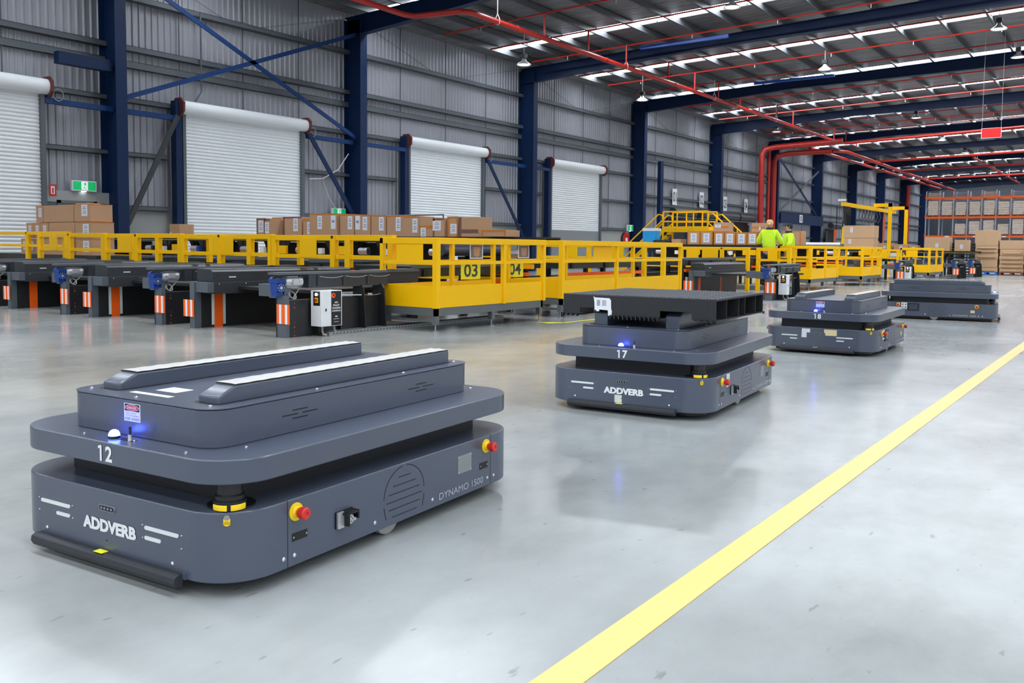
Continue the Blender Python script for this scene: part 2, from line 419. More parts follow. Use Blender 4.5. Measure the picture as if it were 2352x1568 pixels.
# ================================================================== ROBOTS
RL, RW, RR, TL, TW, TR = 1.705, 1.159, 0.182, 1.493, 0.779, 0.09
Z0, Z1, Z2, Z3, Z4 = .05, .2732, .3594, .4371, .5645
def screwmesh(r=.006):
    return M().lathe([(0,.004),(r*.6,.0035),(r,.0012),(r,0)], n=10)
_sc = {}
def screw(parent, p, nrm, r=.006):
    k = round(r, 4)
    if k not in _sc:
        o = screwmesh(r).build('screw', chrome, parent, smooth=True); _sc[k] = o
    else:
        o = _sc[k].copy(); C.objects.link(o); o.parent = parent
    o.location = p
    o.rotation_euler = Vector(nrm).to_track_quat('Z', 'Y').to_euler()
    return o
def estop(parent, p, n):
    # n: outward normal +-y
    q = Vector(n).to_track_quat('Z', 'Y').to_euler()
    d = M().lathe([(0,0),(.03,0),(.03,.004),(.02,.006),(.016,.014),(0,.014)], n=24).build('emergency_stop', ylw2, parent, smooth=True)
    d.location = p; d.rotation_euler = q
    b = M().lathe([(.011,.012),(.011,.022),(.019,.024),(.0205,.032),(.0205,.046),(.017,.05),(.007,.05),(.006,.047),(0,.047)], n=24).build('button', redM, d, smooth=True)
def hbar(m_, x, yc, zc, w, h, t=.003, mi=0):    # rounded bar on the front face, facing -x
    u, v = NY, Z
    n = 8; r = h/2; P = []
    for s_, a0 in ((1, -90), (-1, 90)):
        for k in range(n+1):
            a = math.radians(a0+180*k/n); P.append((s_*(w/2-r)*1.0+r*math.cos(a), r*math.sin(a)))
    m_.add([(x, yc-a, zc+b) for a, b in P]+[(x-t, yc-a, zc+b) for a, b in P],
           [tuple(range(len(P), 2*len(P)))]+[(i, (i+1) % len(P), len(P)+(i+1) % len(P), len(P)+i) for i in range(len(P))], mi)
def make_robot(loc, rz, label, num=None, lift=0.0, name_on=True, danger=True, extras=(), screen=(), full=True):
    R = thing('transport_robot', label, 'robot', loc, rz, 'driverless transport robots in a line')
    F, Sd = -RL/2, -RW/2
    # base
    M().prism(rr(RL, RW, RR, 12), Z0, Z1).build('base_shell', body, R, .004, True)
    M().prism(rr(RL-.16, RW-.16, .12), .018, Z0).build('underframe', black, R)
    M().prism(rr(1.43, .88, .05, 4), Z1, Z2).build('core', coreM, R)
    # deck
    M().prism(rr(RL, RW, RR, 12), Z2, Z3).build('deck_plate', body, R, .004, True)
    M().prism(rr(TL, TW, TR, 10), Z3, Z4-.003).build('upper_body', body, R, .003, True)
    M().prism(rr(TL+.004, TW+.004, TR, 10), Z4-.0005, Z4+.0025).build('top_lid', body, R)
    for sx in (-.611, .611):
        for sy in (-1, 1): M().box((sx-.0012, sy*RW/2-.0006, Z0), (sx+.0012, sy*RW/2+.0006, Z1)).build('panel_seam', black, R)
    # lifting rails
    for sy in (-1, 1):
        z0_, zt = Z4, .6215+lift
        P = [(-.655,z0_-.02),(-.655,zt-.031),(-.578,zt),(.672,zt),(.672,z0_-.02)]
        r = M().prism([(a, b) for a, b in P], -.05, .05, 'y').build('lift_rail', body, R, .007, True, 3); r.location = (0, sy*.26, 0)
        nx = 120; tm = M(); v = []; 
        for i in range(nx+1):
            xx = -.58+1.245*i/nx
            for j in range(5):
                yy = -.05+.025*j*1.0; h = .0016*(1+math.sin(i*.9+(j % 2)*3.14))*(1 if 0 < j < 4 else .4)
                v.append((xx, yy*.98, zt+.003+h))
        f = [(i*5+j, (i+1)*5+j, (i+1)*5+j+1, i*5+j+1) for i in range(nx) for j in range(4)]
        tm.add(v, f); tm.box((-.58,-.049,zt-.001),(.665,.049,zt+.003), 1)
        t_ = tm.build('tread_strip', [treadM, black], r, smooth=True)
        M().prism(rr(1.36,.135,.03,4), Z4+.0026, Z4+.0034).build('rail_slot', black, r).location = (.008, 0, 0)
    # front furniture
    m_ = M(); 
    m_.prism([(F-.0,.069),(F-.020,.069),(F-.034,.062),(F-.037,.045),(F-.028,.028),(F,.024)], -.372, .398, 'y'); bmp = m_.build('bumper', rubber, R, .003)
    M().rect((F-.018,.02,.0695),NY,(1,0,0),.045,.026,.0015).build('yellow_marker', lemon, bmp)
    M().box((F-.004,-.386,.05),(F+.02,-.372,.070)).build('bumper_bracket', body, R)
    for yc, zc, w in ((.299,.1855,.17),(-.271,.1835,.165),(.2545,.1525,.078),(-.228,.1505,.08)):
        b_ = M(); hbar(b_, F, yc, zc, w, .0125); b_.build('light_bar', frostM, R)
    cm = M(); hbar(cm, F, .006, .2135, .086, .022, .004, 0); hbar(cm, F-.004, .006, .2135, .080, .017, .0005, 1)
    for k in (-.026,-.008,.010,.026): cm.cyl((F-.0045,.006+k,.2135),(F-.0055,.006+k,.2135),.0045,n=10,mi=2)
    cm.build('camera_module', [steel, black, inkG], R)
    for yy, zz in ((.396,.192),(.396,.148),(.2,.191),(.2,.148),(-.177,.19),(-.177,.148),(-.368,.188),(-.367,.146)): screw(R, (F,yy,zz), NX, .0026)
    for yy in (.354,-.321): screw(R, (F,yy,.089), NX, .0075)
    M().disc((F-.0003,.013,.103),NY,Z,.003,.003,.001).build('small_hole', black, R)
    if name_on:
        (lambda q: [q.text('ADDVERB', (F-.0001*i,-.002+a,.1515+b), NY, Z, .041, .279, bold=.025) for i, (a, b) in enumerate(((0,0),(.0022,.0008),(-.0022,-.0008),(.001,-.0012),(-.001,.0012)))] and q)(M()).build('front_lettering', white, R, kind='stuff')
    if num:
        nb = M(); gy = .011; gz = .3985
        nb.add([(F-.002, gy-a, gz+b) for a, b in ((-.037,.014),(-.037,.022),(-.026,.0265),(-.0175,.0265),(-.0175,-.0265),(-.0275,-.0265),(-.0275,.0165))], [tuple(range(7))])
        nb.text(num[1], (F,gy-.019,gz), NY, Z, .053, .036, bold=.03); nb.build('robot_number', white, R)
    # beacon, antenna
    bc_ = M().lathe([(.019,0),(.019,.008),(0,.008)], (F+.058,.046,Z3), 20).build('beacon_light', coreM, R, smooth=True)
    M().lathe([(.019,.008),(.0185,.014),(.0145,.023),(.007,.028),(0,.029)], (F+.058,.046,Z3), 20).build('lamp_dome', beaconM, bc_, smooth=True)
    M().rect((F+.062,.01,Z3+.0005),NY,X,.13,.022,.001).build('cable_slot', black, R)
    an = M().lathe([(.0075,0),(.0075,.006),(.0065,.008),(.0065,.022),(0,.022)], (F+.056,-.042 if not lift else -.05,Z3), 12).build('antenna', alu, R, smooth=True)
    M().lathe([(.0048,.022),(.0045,.048),(0,.049)], (F+.056,-.042 if not lift else -.05,Z3), 12).build('antenna_tip', rubber, an, smooth=True)
    for p in ((F+.064,-.052),(F+.05,.2),(F+.05,-.33),(TL/2+.03,-.36),(-TL/2+.1,-.43)): screw(R, (p[0],p[1],Z3), Z, .006)
    for p in ((-.716,.034),(-.691,-.314),(-.234,-.352),(.281,-.352),(.70,-.318),(-.68,.34),(.2,.36),(-.3,.36),(.69,.33)): screw(R, (p[0],p[1],Z4+.0025), Z, .0065)
    # corner scanners
    for sg in (-1, 1):
        c0 = (sg*.762, sg*.484, 0)
        rec = M().lathe([(0,Z1+.006),(.075,Z1+.006),(.075,Z1+.0005)], (sg*.735,sg*.46,0), 28).build('scanner', black, R)
        M().lathe([(0,Z1+.004),(.05,Z1+.004),(.052,Z1+.03),(.046,Z1+.033),(.046,Z1+.045),(.04,Z1+.05),(.038,Z2)], c0, 24).build('scanner_head', black, rec, smooth=True)
        base = math.degrees(math.atan2(sg*-.6, sg*-1)) if False else (225 if sg < 0 else 45)
        yb = M()
        for a0 in (base-62, base+6): yb.lathe([(.0545,Z1+.004),(.0555,Z1+.018),(.0535,Z1+.022)], c0, 12, 0, 'z', a0, a0+56)
        yb.build('scanner_band', ylw2, rec, smooth=True)
        ca = math.radians(222 if sg < 0 else 42)
        cxp, cyp = sg*(RL/2-RR)+RR*math.cos(ca), sg*(RW/2-RR)+RR*math.sin(ca)
        nrm = Vector((math.cos(ca), math.sin(ca), 0)); uu = Vector(Z).cross(nrm)
        tg = M(); tg.rect((cxp,cyp,.246),uu,Z,.021,.018,.003,0); tg.disc((cxp,cyp,.24),uu,Z,.0105,.008,.003,mi=0); tg.disc((cxp,cyp,.259),uu,Z,.009,.008,.0035,mi=1)
        tg.build('scanner_tag', [ylw2, steel], R)
    # sides
    for sg in (-1, 1):
        yS = sg*RW/2; n = (0, sg, 0); u = X if sg < 0 else NX
        scr = sg in screen; q = -sg
        def px(a): return a*q
        estop(R, (px(-.574), yS, .229), n); 
        if not (scr and sg > 0): estop(R, (px(.572), yS, .229), n)
        else: estop(R, (px(.555), yS, .231), n)
        for a in (-.629,-.581,-.175,.18,.586,.638): screw(R, (px(a), yS, .0855), n, .0075)
        if scr:
            kp = M(); kp.rect((px(-.485),yS,.212),u,Z,.085,.10,.004,0)
            for a in (-.02,.02):
                for b in (-.022,.022): kp.disc((px(-.485)+a,yS+sg*.004,.212+b),u,Z,.010,.011,.006,12,1)
            kp.build('keypad', [white, black], R)
            sp = M(); sp.rect((px(-.35),yS,.198),u,Z,.17,.118,.010,0); sp.rect((px(-.35),yS+sg*.01,.198),u,Z,.125,.085,.001,1)
            sp.build('touch_screen', [black, mat('dark_glass', (70,74,90), .12)], R)
            M().rect((px(.5),yS,.153),u,Z,.06,.042,.001).build('tape_patch', creamT, R)
        else:
            bp = M(); bp.rect((px(-.557),yS,.1455),u,Z,.068,.026,.002,0)
            for a in (-.029,.029): bp.disc((px(-.557)+a,yS+sg*.002,.1455),u,Z,.003,.003,.001,8,1)
            bp.build('cover_plate', [black, alu], R)
            bp = M(); bp.rect((px(.555),yS,.147),u,Z,.062,.028,.002,0)
            for a in (-.026,.026): bp.disc((px(.555)+a,yS+sg*.002,.147),u,Z,.003,.003,.001,8,1)
            bp.build('cover_plate', [black, alu], R)
            # charging socket with its open latch
            sk_ = M(); xs = px(-.345); 
            sk_.rect((xs,yS,.148),u,Z,.086,.058,.006,0); sk_.rect((xs-.026*q,yS+sg*.006,.148),u,Z,.03,.056,.008,1)
            sk_.bc((xs+.012*q,yS+sg*.02,.169),(.062,.03,.008),0); sk_.bc((xs-.008*q,yS+sg*.018,.15),(.006,.036,.05),0); sk_.bc((xs+.042*q,yS+sg*.02,.158),(.006,.03,.03),0)
            sk_.cyl((xs+.008*q,yS+sg*.004,.146),(xs+.008*q,yS+sg*.028,.146),.0165,n=16,mi=1)
            for k in range(5):
                a = k*1.2566; sk_.cyl((xs+.008*q+.009*math.cos(a),yS+sg*.027,.146+.009*math.sin(a)),(xs+.008*q+.009*math.cos(a),yS+sg*.0285,.146+.009*math.sin(a)),.0028,n=6,mi=2)
            sk_.cyl((xs+.03*q,yS+sg*.01,.142),(xs+.03*q,yS+sg*.028,.142),.006,n=10,mi=1)
            sk_.build('charging_socket', [black, alu, inkM], R, smooth=True)
            npl = M(); npl.rect((px(.408),yS,.186),u,Z,.1,.075,.0015,0)
            for a in (-.045,.045):
                for b in (-.032,.032): npl.disc((px(.408)+a,yS+sg*.0015,.186+b),u,Z,.003,.003,.0008,8,1)
            for k in range(6): npl.rect((px(.408)-.018*q,yS+sg*.0016,.205-.008*k),u,Z,.045-.01*(k % 3),.0022,.0002,2)
            npl.text('CE',(px(.408)+.03*q,yS+sg*.0016,.178),u,Z,.011,.018,2)
            npl.build('nameplate', [steel, chrome, inkG], R)
        # wheel vent
        vt = M(); zc = .153
        for k, hw in enumerate((.039,.072,.098,.112,.098,.078)):
            vt.rect((0,yS,.2235-.0288*k),u,Z,2*hw*.97,.0034,.0006)
        arc = []
        def ar(a0, a1):
            P = []
            for k in range(15):
                a = math.radians(a0+(a1-a0)*k/14); P.append((.1235*math.cos(a), .150+.113*math.sin(a)))
            for (a, b), (c, d) in zip(P[:-1], P[1:]):
                vt.beam((a,yS,b),(c,yS,d),.0012,.0036,up=(c-a,0,d-b) if False else (-(d-b),0,c-a))
        ar(2, 84); ar(96, 178)
        for s_ in (-1, 1): vt.beam((s_*.1235,yS,.125),(s_*.112,yS,.078),.0012,.0036,up=(1,0,0))
        vt.build('wheel_vent', black, R)
        M().text('DYNAMO 1500', (px(.387),yS,.086), u, Z, .028, .325).build('side_lettering', mat('silver_lettering', (176,180,188), .4), R)
        wh = M().lathe([(0,-.02),(.062,-.02),(.07,-.015),(.07,.015),(.062,.02),(0,.02)], (-.047*q*1.0, sg*(RW/2-.06), .071), 28, 0, 'y').build('drive_wheel', hoseM, R, smooth=True)
        M().lathe([(0,.021),(.056,.021),(.056,.0205),(0,.0205)], (-.047*q, sg*(RW/2-.06), .071), 24, 0, 'y').build('wheel_rim', steel, wh)
        # louvre slots in the upper body
        yT = sg*TW/2
        for cx in (-.358, .355):
            lv = M()
            for a, z in ((0,.5155),(0,.4865),(-.05,.5010),(.05,.5015)): lv.rect((px(cx)+a,yT,z),u,Z,.075,.0042,.0006)
            lv.build('side_louvre', black, R)
    if danger:
        FT = -TL/2
        d = M(); yc, zc = .0135, .5195
        d.rect((FT,yc,zc),NY,Z,.087,.062,.001,0); d.rect((FT-.001,yc,zc+.0165),NY,Z,.078,.024,.0003,1)
        d.disc((FT-.0013,yc,zc+.0165),NY,Z,.037,.0108,.0003,24,0); d.disc((FT-.0016,yc,zc+.0165),NY,Z,.035,.0095,.0003,24,2)
        d.text('DANGER',(FT-.0019,yc,zc+.0165),NY,Z,.0095,.05,0,.01,.0004)
        d.text('ROBOT MOVES',(FT-.001,yc+.008,zc-.003),NY,Z,.0045,.055,3,lift=.0004); d.text('WITHOUT WARNING',(FT-.001,yc,zc-.011),NY,Z,.0045,.072,3,lift=.0004)
        d.text('KEEP AWAY',(FT-.001,yc,zc-.0225),NY,Z,.0105,.078,4,lift=.0004)
        d.build('warning_label', [paper, inkM, redI, inkG, mat('blue_grey_ink', (90,92,130), .6)], R)
    for e in extras: e(R)
    return R
treadM = mat('pale_tread_plate', (196, 194, 190), 0.45, 0.15, 0.05, 60)
def ex12(R):
    M().add([(-.586,.104,Z4+.0028),(-.586,-.008,Z4+.0028),(-.506,-.008,Z4+.0028),(-.506,.104,Z4+.0028)],[(0,1,2,3)]).build('paper_sheet', paper, R)
    M().add([(-.664,.146,Z4+.0028),(-.664,-.068,Z4+.0028),(-.636,-.068,Z4+.0028),(-.636,.146,Z4+.0028)],[(0,1,2,3)]).build('tape_strip', mat('cream_tape', (232,226,208), .6), R)
def ex17(R):
    F = -RL/2
    q = M(); q.rect((F,.035,.098),NY,Z,.052,.052,.001,0); q.build('paper_patch', mat('grey_paper', (208,212,212), .7), R)
    w = M(); yS = -RW/2; w.rect((-.445,yS,.225),X,Z,.066,.085,.001,0); w.add([(-.469,yS-.0014,.197),(-.421,yS-.0014,.197),(-.445,yS-.0014,.249)],[(0,1,2)],2); w.add([(-.465,yS-.0018,.200),(-.425,yS-.0018,.200),(-.445,yS-.0018,.243)],[(0,1,2)],1); w.rect((-.445,yS-.002,.222),X,Z,.004,.02,.0002,2)
    w.build('hazard_sticker', [paper, ylw2, inkM], R)
def ex18(R):
    F = -RL/2
    p = M(); p.add([(F-.001,.168,.262),(F-.001,.082,.262),(F-.001,.082,.222),(F-.001,.118,.222),(F-.001,.118,.168),(F-.001,.172,.168)],[(0,1,2,3,4,5)]); p.build('paper_sheet', paper, R)
    M().add([(F-.001,-.062,.263),(F-.001,-.192,.263),(F-.001,-.192,.2),(F-.001,-.075,.2),(F-.001,-.075,.225),(F-.001,-.062,.228)],[(0,1,2,3,4,5)]).build('tape_patch', creamT, R)
    M().rect((F+.16,.57,.2),NY,Z,.001,.001,.001).build('edge_strip', frostM, R)
H2 = math.pi/2
make_robot((-2.856,2.4205,0), H2+.0824, 'dark grey-blue transport robot numbered 12 in the left foreground', '12', extras=(ex12,))
make_robot((-2.875,5.996,0), H2+.0903, 'dark grey-blue transport robot numbered 17 carrying the black plastic pallet', '17', lift=.058, danger=False, extras=(ex17,))
make_robot((-2.856,10.302,0), H2+.0367, 'dark grey-blue transport robot numbered 18 with cream tape and paper on its front', '18', name_on=False, extras=(ex18,), screen=(-1,))
make_robot((-2.81,15.95,0), H2+1.70, 'farthest transport robot, turned sideways with a screen on its long side', None, danger=False, screen=(1,), name_on=True)

# pallet on robot 17
PL = thing('plastic_pallet', 'black plastic pallet with white barcode label riding on robot 17', 'pallet')
PL.location = (-2.837, 5.84, .627); PL.rotation_euler = (0,0,H2+.080)
px_, py_ = 1.086, 1.10; hx, hy = px_/2, py_/2
d = M(); d.box((-hx,-hy,.135),(hx,hy,.143)); PLd = d.build('deck', palB, PL)
d = M(); N_ = 17
for i in range(N_):
    for j in range(N_):
        a = -hx+.012+(px_-.024)*(i+.5)/N_; b = -hy+.012+(py_-.024)*(j+.5)/N_
        d.prism(rr(.048,.049,.01,2,a,b), .143, .150)
d.build('deck_studs', palT, PL, kind='stuff')
d = M(); d.box((-hx,-hy,.141),(hx,-hy+.012,.1495)); d.box((-hx,hy-.012,.141),(hx,hy,.1495)); d.box((-hx,-hy,.141),(-hx+.012,hy,.1495)); d.box((hx-.012,-hy,.141),(hx,hy,.1495)); d.build('deck_rim', palT, PL)
# front and back walls with the two fork openings
for sx in (-1, 1):
    xx = sx*(hx-.004); f_ = M()
    f_.box((xx-.004,-hy,.058),(xx+.004,hy,.135))
    for a, b in ((-hy,-.39),(-.17,.2),(.42,hy)): f_.box((xx-.004,a,.012),(xx+.004,b,.058))
    for k in range(12): 
        yy = -.16+.345*k/11; f_.box((xx-.02,yy-.004,-.012),(xx+.004,yy+.004,.014))
    for k in range(4):
        for s0 in (.44,-.56): yy = s0+.11*k/3; f_.box((xx-.02,yy-.004,-.004),(xx+.004,yy+.004,.014))
    f_.build('end_wall', palB, PL)
sw = M()
for k, yy in enumerate((-hy+.02,hy-.02)):
    pass
for xx in (-hx+.006,-.31,-.04,.10,.36,hx-.006): sw.box((xx-.004,-hy+.003,.06),(xx+.004,hy-.003,.135)); sw.box((xx-.004,-hy+.003,.008),(xx+.004,-.40,.06)); sw.box((xx-.004,.43,.008),(xx+.004,hy-.003,.06)); sw.box((xx-.004,-.16,.008),(xx+.004,.19,.06))
sw.build('cross_ribs', palB, PL)
for k, (a, b) in enumerate(((-hy,-.40),(-.16,.19),(.43,hy))):
    M().box((-hx+.004,a,.003),(hx-.004,b,.010)).build('runner', palB, PL)
lb = M(); F = -hx-.001
lb.add([(F,0.3180,.138),(F,0.3055,.13),(F,0.1980,.128),(F,0.1855,.115),(F,0.1830,.055),(F,0.1770,.04),(F,0.1805,.005),(F,0.2055,.008),(F,0.2080,.045),(F,0.2755,.048),(F,0.2705,.038),(F,0.2880,.034),(F,0.3080,.05),(F,0.3105,.1)],[tuple(range(14))],0)
for a, b in ((.29,.268),(.25,.222)):
    for k in range(7): lb.rect((F-.0004, a-(a-b)*k/6, .094),NY,Z,.0018+.001*(k % 2),.04,.0003,1)
lb.build('barcode_label', [white, inkG], PL)

# ================================================================== PALLET TRANSFER CONVEYORS
def striped_board(parent, x, y, z0, z1, w=.225):
    b = M(); b.box((x-w/2,y,z0),(x+w/2,y+.006,z1),0)
    for a, c in ((-.30,-.13),(.17,.34)): b.rect((x+w*(a+c)/2,y,(z0+z1)/2),X,Z,w*abs(c-a)*1.05,z1-z0-.002,.0006,1)
    for zz in (z0+.03,z1-.03): b.disc((x-w*.42,y,zz),X,Z,.004,.004,.001,8,2)
    b.build('striped_reflector', [orange, white, chrome], parent)
def make_conveyor(loc, label, cabinet=True, white_edges=True, motor=True, length=2.6, rear=True):
    T = thing('pallet_conveyor', label, 'conveyor', loc, 0, 'pallet transfer conveyors for the robots')
    # left leg
    l = M(); l.box((-.97,0,0),(-.87,.10,.60)); l.build('left_leg', charlit, T)
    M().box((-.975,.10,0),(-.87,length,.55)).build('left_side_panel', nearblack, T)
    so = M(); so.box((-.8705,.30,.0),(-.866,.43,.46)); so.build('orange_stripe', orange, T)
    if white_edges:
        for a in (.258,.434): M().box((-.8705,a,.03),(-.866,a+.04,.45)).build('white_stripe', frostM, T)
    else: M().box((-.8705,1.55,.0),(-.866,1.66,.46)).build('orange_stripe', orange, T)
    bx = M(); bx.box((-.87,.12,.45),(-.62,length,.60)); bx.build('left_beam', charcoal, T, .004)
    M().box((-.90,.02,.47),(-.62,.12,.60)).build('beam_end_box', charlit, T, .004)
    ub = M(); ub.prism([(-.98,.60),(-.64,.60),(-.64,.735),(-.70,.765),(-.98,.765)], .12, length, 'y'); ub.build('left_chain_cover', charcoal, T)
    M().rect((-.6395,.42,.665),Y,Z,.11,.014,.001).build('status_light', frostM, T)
    M().box((-.99,.12,.766),(-.70,length,.772)).build('cover_strip', charlit, T)  # pale strip draws the light along the cover's top
    for yy in (.2,.62,1.05,1.4): screw(T, (-.62,yy,.575), X, .007)
    # right leg
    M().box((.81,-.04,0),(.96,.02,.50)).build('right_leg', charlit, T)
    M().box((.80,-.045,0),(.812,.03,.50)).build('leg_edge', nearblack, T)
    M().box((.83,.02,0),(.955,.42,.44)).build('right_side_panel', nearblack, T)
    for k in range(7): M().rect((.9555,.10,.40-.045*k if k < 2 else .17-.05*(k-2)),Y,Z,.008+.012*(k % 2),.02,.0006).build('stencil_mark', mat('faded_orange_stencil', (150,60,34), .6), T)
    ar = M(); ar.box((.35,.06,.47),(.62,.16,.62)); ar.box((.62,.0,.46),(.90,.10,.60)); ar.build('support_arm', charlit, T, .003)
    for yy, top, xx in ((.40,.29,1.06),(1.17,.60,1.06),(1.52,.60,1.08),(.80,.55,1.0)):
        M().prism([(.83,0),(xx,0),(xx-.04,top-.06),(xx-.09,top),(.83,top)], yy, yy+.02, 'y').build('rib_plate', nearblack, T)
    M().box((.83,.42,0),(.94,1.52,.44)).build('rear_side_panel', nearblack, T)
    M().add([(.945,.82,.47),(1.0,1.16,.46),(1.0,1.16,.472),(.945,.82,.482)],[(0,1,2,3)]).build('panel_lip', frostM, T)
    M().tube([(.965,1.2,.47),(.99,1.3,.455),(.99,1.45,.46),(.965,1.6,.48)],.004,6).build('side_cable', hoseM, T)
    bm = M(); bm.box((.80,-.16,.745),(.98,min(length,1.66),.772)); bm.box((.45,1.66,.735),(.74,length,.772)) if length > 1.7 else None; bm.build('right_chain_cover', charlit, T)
    bm = M(); bm.box((.80,.31,.58),(.97,min(length,1.66),.745)); bm.box((.55,1.66,.58),(.72,length,.735)) if length > 1.7 else None; bm.build('right_beam', charcoal, T)
    for k in range(3):
        a = .45+.42*k; M().box((.97,a-.012,.6),(.985,a+.012,.73)).build('beam_stiffener', charcoal, T)
    for k in range(3):
        a = .47+.42*k
        M().tube([(.988,a,.715),(.992,a+.1,.70),(.992,a+.2,.695),(.992,a+.3,.70),(.988,a+.38,.715)],.004,6).build('side_cable', hoseM, T)
    # cross chains under deck
    M().box((-.62,.5,.50),(.80,length,.54)).build('deck_sheet', beltM, T)
    if motor:
        g = M(); gx, gy, gz = .84, -.06, .60
        g.bc((gx,gy,gz),(.12,.11,.12)); g.bc((gx,gy,gz+.07),(.16,.13,.05)); g.cyl((gx-.10,gy,gz+.07),(gx-.05,gy,gz+.07),.045)
        g.cyl((gx+.06,gy,gz-.01),(gx+.075,gy,gz-.01),.055,n=20); g.bc((gx,gy,gz-.08),(.1,.1,.07))
        gb = g.build('gearbox', blueM, T, .006)
        h = M()
        for k in range(8):
            a = k*.785; h.cyl((gx+.075,gy+.042*math.cos(a),gz-.01+.042*math.sin(a)),(gx+.08,gy+.042*math.cos(a),gz-.01+.042*math.sin(a)),.006,n=8)
        h.cyl((gx+.074,gy,gz-.01),(gx+.08,gy,gz-.01),.02,n=14); h.build('gearbox_bolts', alu, gb)
        mo = M(); a0, a1 = gy+.06, gy+.30
        mo.lathe([(0,a0),(.05,a0),(.062,a0+.02),(.062,a1-.05),(.066,a1-.05),(.066,a1),(.05,a1+.012),(0,a1+.012)], (gx+.05,0,gz+.055), 20, 0, 'y')
        for k in range(10):
            t = k*.6283; mo.beam((gx+.05+.064*math.cos(t),a0+.03,gz+.055+.064*math.sin(t)),(gx+.05+.064*math.cos(t),a1-.05,gz+.055+.064*math.sin(t)),.004,.008)
        mo.bc((gx+.11,gy+.18,gz+.055),(.05,.09,.06))
        mo.build('electric_motor', alu, T, smooth=True)
        M().tube([(gx+.06+.04*math.cos(t*.7)+.002*t,gy+.16+.05*math.sin(t*.7),gz-.1-.045*math.cos(t*.7)) for t in range(18)]+[(gx+.05,gy+.3,gz-.02),(gx+.04,gy+.36,gz+.1)],.006,6).build('motor_cable', hoseM, T)
    striped_board(T, .935, -.055, .165, .395)
    striped_board(T, -.97, -.02, .15, .37)
    if cabinet:
        ca = M(); ca.box((.98,.33,.12),(1.17,.66,.55)); cab = ca.build('control_cabinet', white, T, .006)
        f_ = M(); f_.rect((1.085,.33,.455),X,Z,.115,.17,.002,0); f_.disc((1.085,.328,.505),X,Z,.017,.017,.01,16,1)
        f_.rect((1.085,.328,.435),X,Z,.055,.06,.006,2); f_.disc((1.085,.322,.435),X,Z,.02,.02,.01,12,3); f_.build('switch_plate', [black, ledW, ylw2, redM], cab)
        s_ = M(); s_.rect((1.17,.565,.335),Y,Z,.16,.415,.0015,0)
        g = [(1.1716,.52+(.028 if k % 2 else .036)*math.cos(k*.3927),.49+(.026 if k % 2 else .034)*math.sin(k*.3927)) for k in range(16)]
        s_.add(g,[tuple(range(16))],1); s_.disc((1.1717,.525,.49),Y,Z,.014,.013,.0004,12,0)
        for k, t in enumerate(('AGV','PALLET','TRANSFER','CONVEYOR')): s_.text(t,(1.1717,.565,.405-.034*k),Y,Z,.021,.026*len(t)*.62+.01,2,.03,.0006)
        s_.disc((1.1717,.565,.235),Y,Z,.022,.008,.0004,12,2); s_.rect((1.1717,.565,.205),Y,Z,.09,.005,.0004,2); s_.rect((1.1717,.565,.17),Y,Z,.08,.004,.0004,2)
        s_.rect((1.17,.40,.32),Y,Z,.018,.032,.004,0)
        s_.build('cabinet_label', [black, orange, white], cab)
        M().tube([(1.05,.45,.12),(1.06,.44,.06),(1.10,.42,.02),(1.14,.44,.012)],.014,8).build('cabinet_conduit', hoseM, cab)
        M().tube([(1.09,.60,.12),(1.10,.60,.06),(1.13,.62,.02)],.014,8).build('cabinet_conduit', hoseM, cab)
    return T
ORD = ['nearest dark pallet conveyor, the one with the white cabinet lettered AGV PALLET TRANSFER CONVEYOR',
       'second dark pallet conveyor from the lettered white cabinet, orange stripe between white edges',
       'third dark pallet conveyor from the lettered cabinet, with a plain orange stripe',
       'dark pallet conveyor at the far left edge, only its motor and striped boards showing']
for k in range(4):
    make_conveyor((-9.17-2.55*k, 6.88+.03*k, 0), ORD[k], cabinet=(k == 0), white_edges=(k < 2), length=2.55)
make_conveyor((-7.52, 18.6, 0), 'dark pallet conveyor beside the skirted platform behind the black pallet, two thin orange stripes', True, False)
make_conveyor((-7.75, 31.7, 0), 'small distant pallet conveyor with a white cabinet behind the farthest robot', True, False, length=1.7)
make_conveyor((-7.2, 38.7, 0), 'distant pallet conveyor with orange stripe right of the last yellow platform', False, False, length=1.7)
make_conveyor((-7.0, 41.4, 0), 'most distant pallet conveyor, next to the tall black pallet stack', False, False, length=1.7)
# perforated cable tray on the floor
ct = M(); ct.box((-8.22,7.35,.0),(-8.02,10.9,.045)); tr = ct.build('cable_tray', steel, label='low perforated zinc cable tray on the floor beside the nearest conveyor', cat='cable tray')
h = M()
for k in range(60): h.rect((-8.02,7.42+.058*k,.024),Y,Z,.022,.012,.0005)
h.build('slots', black, tr, kind='stuff')

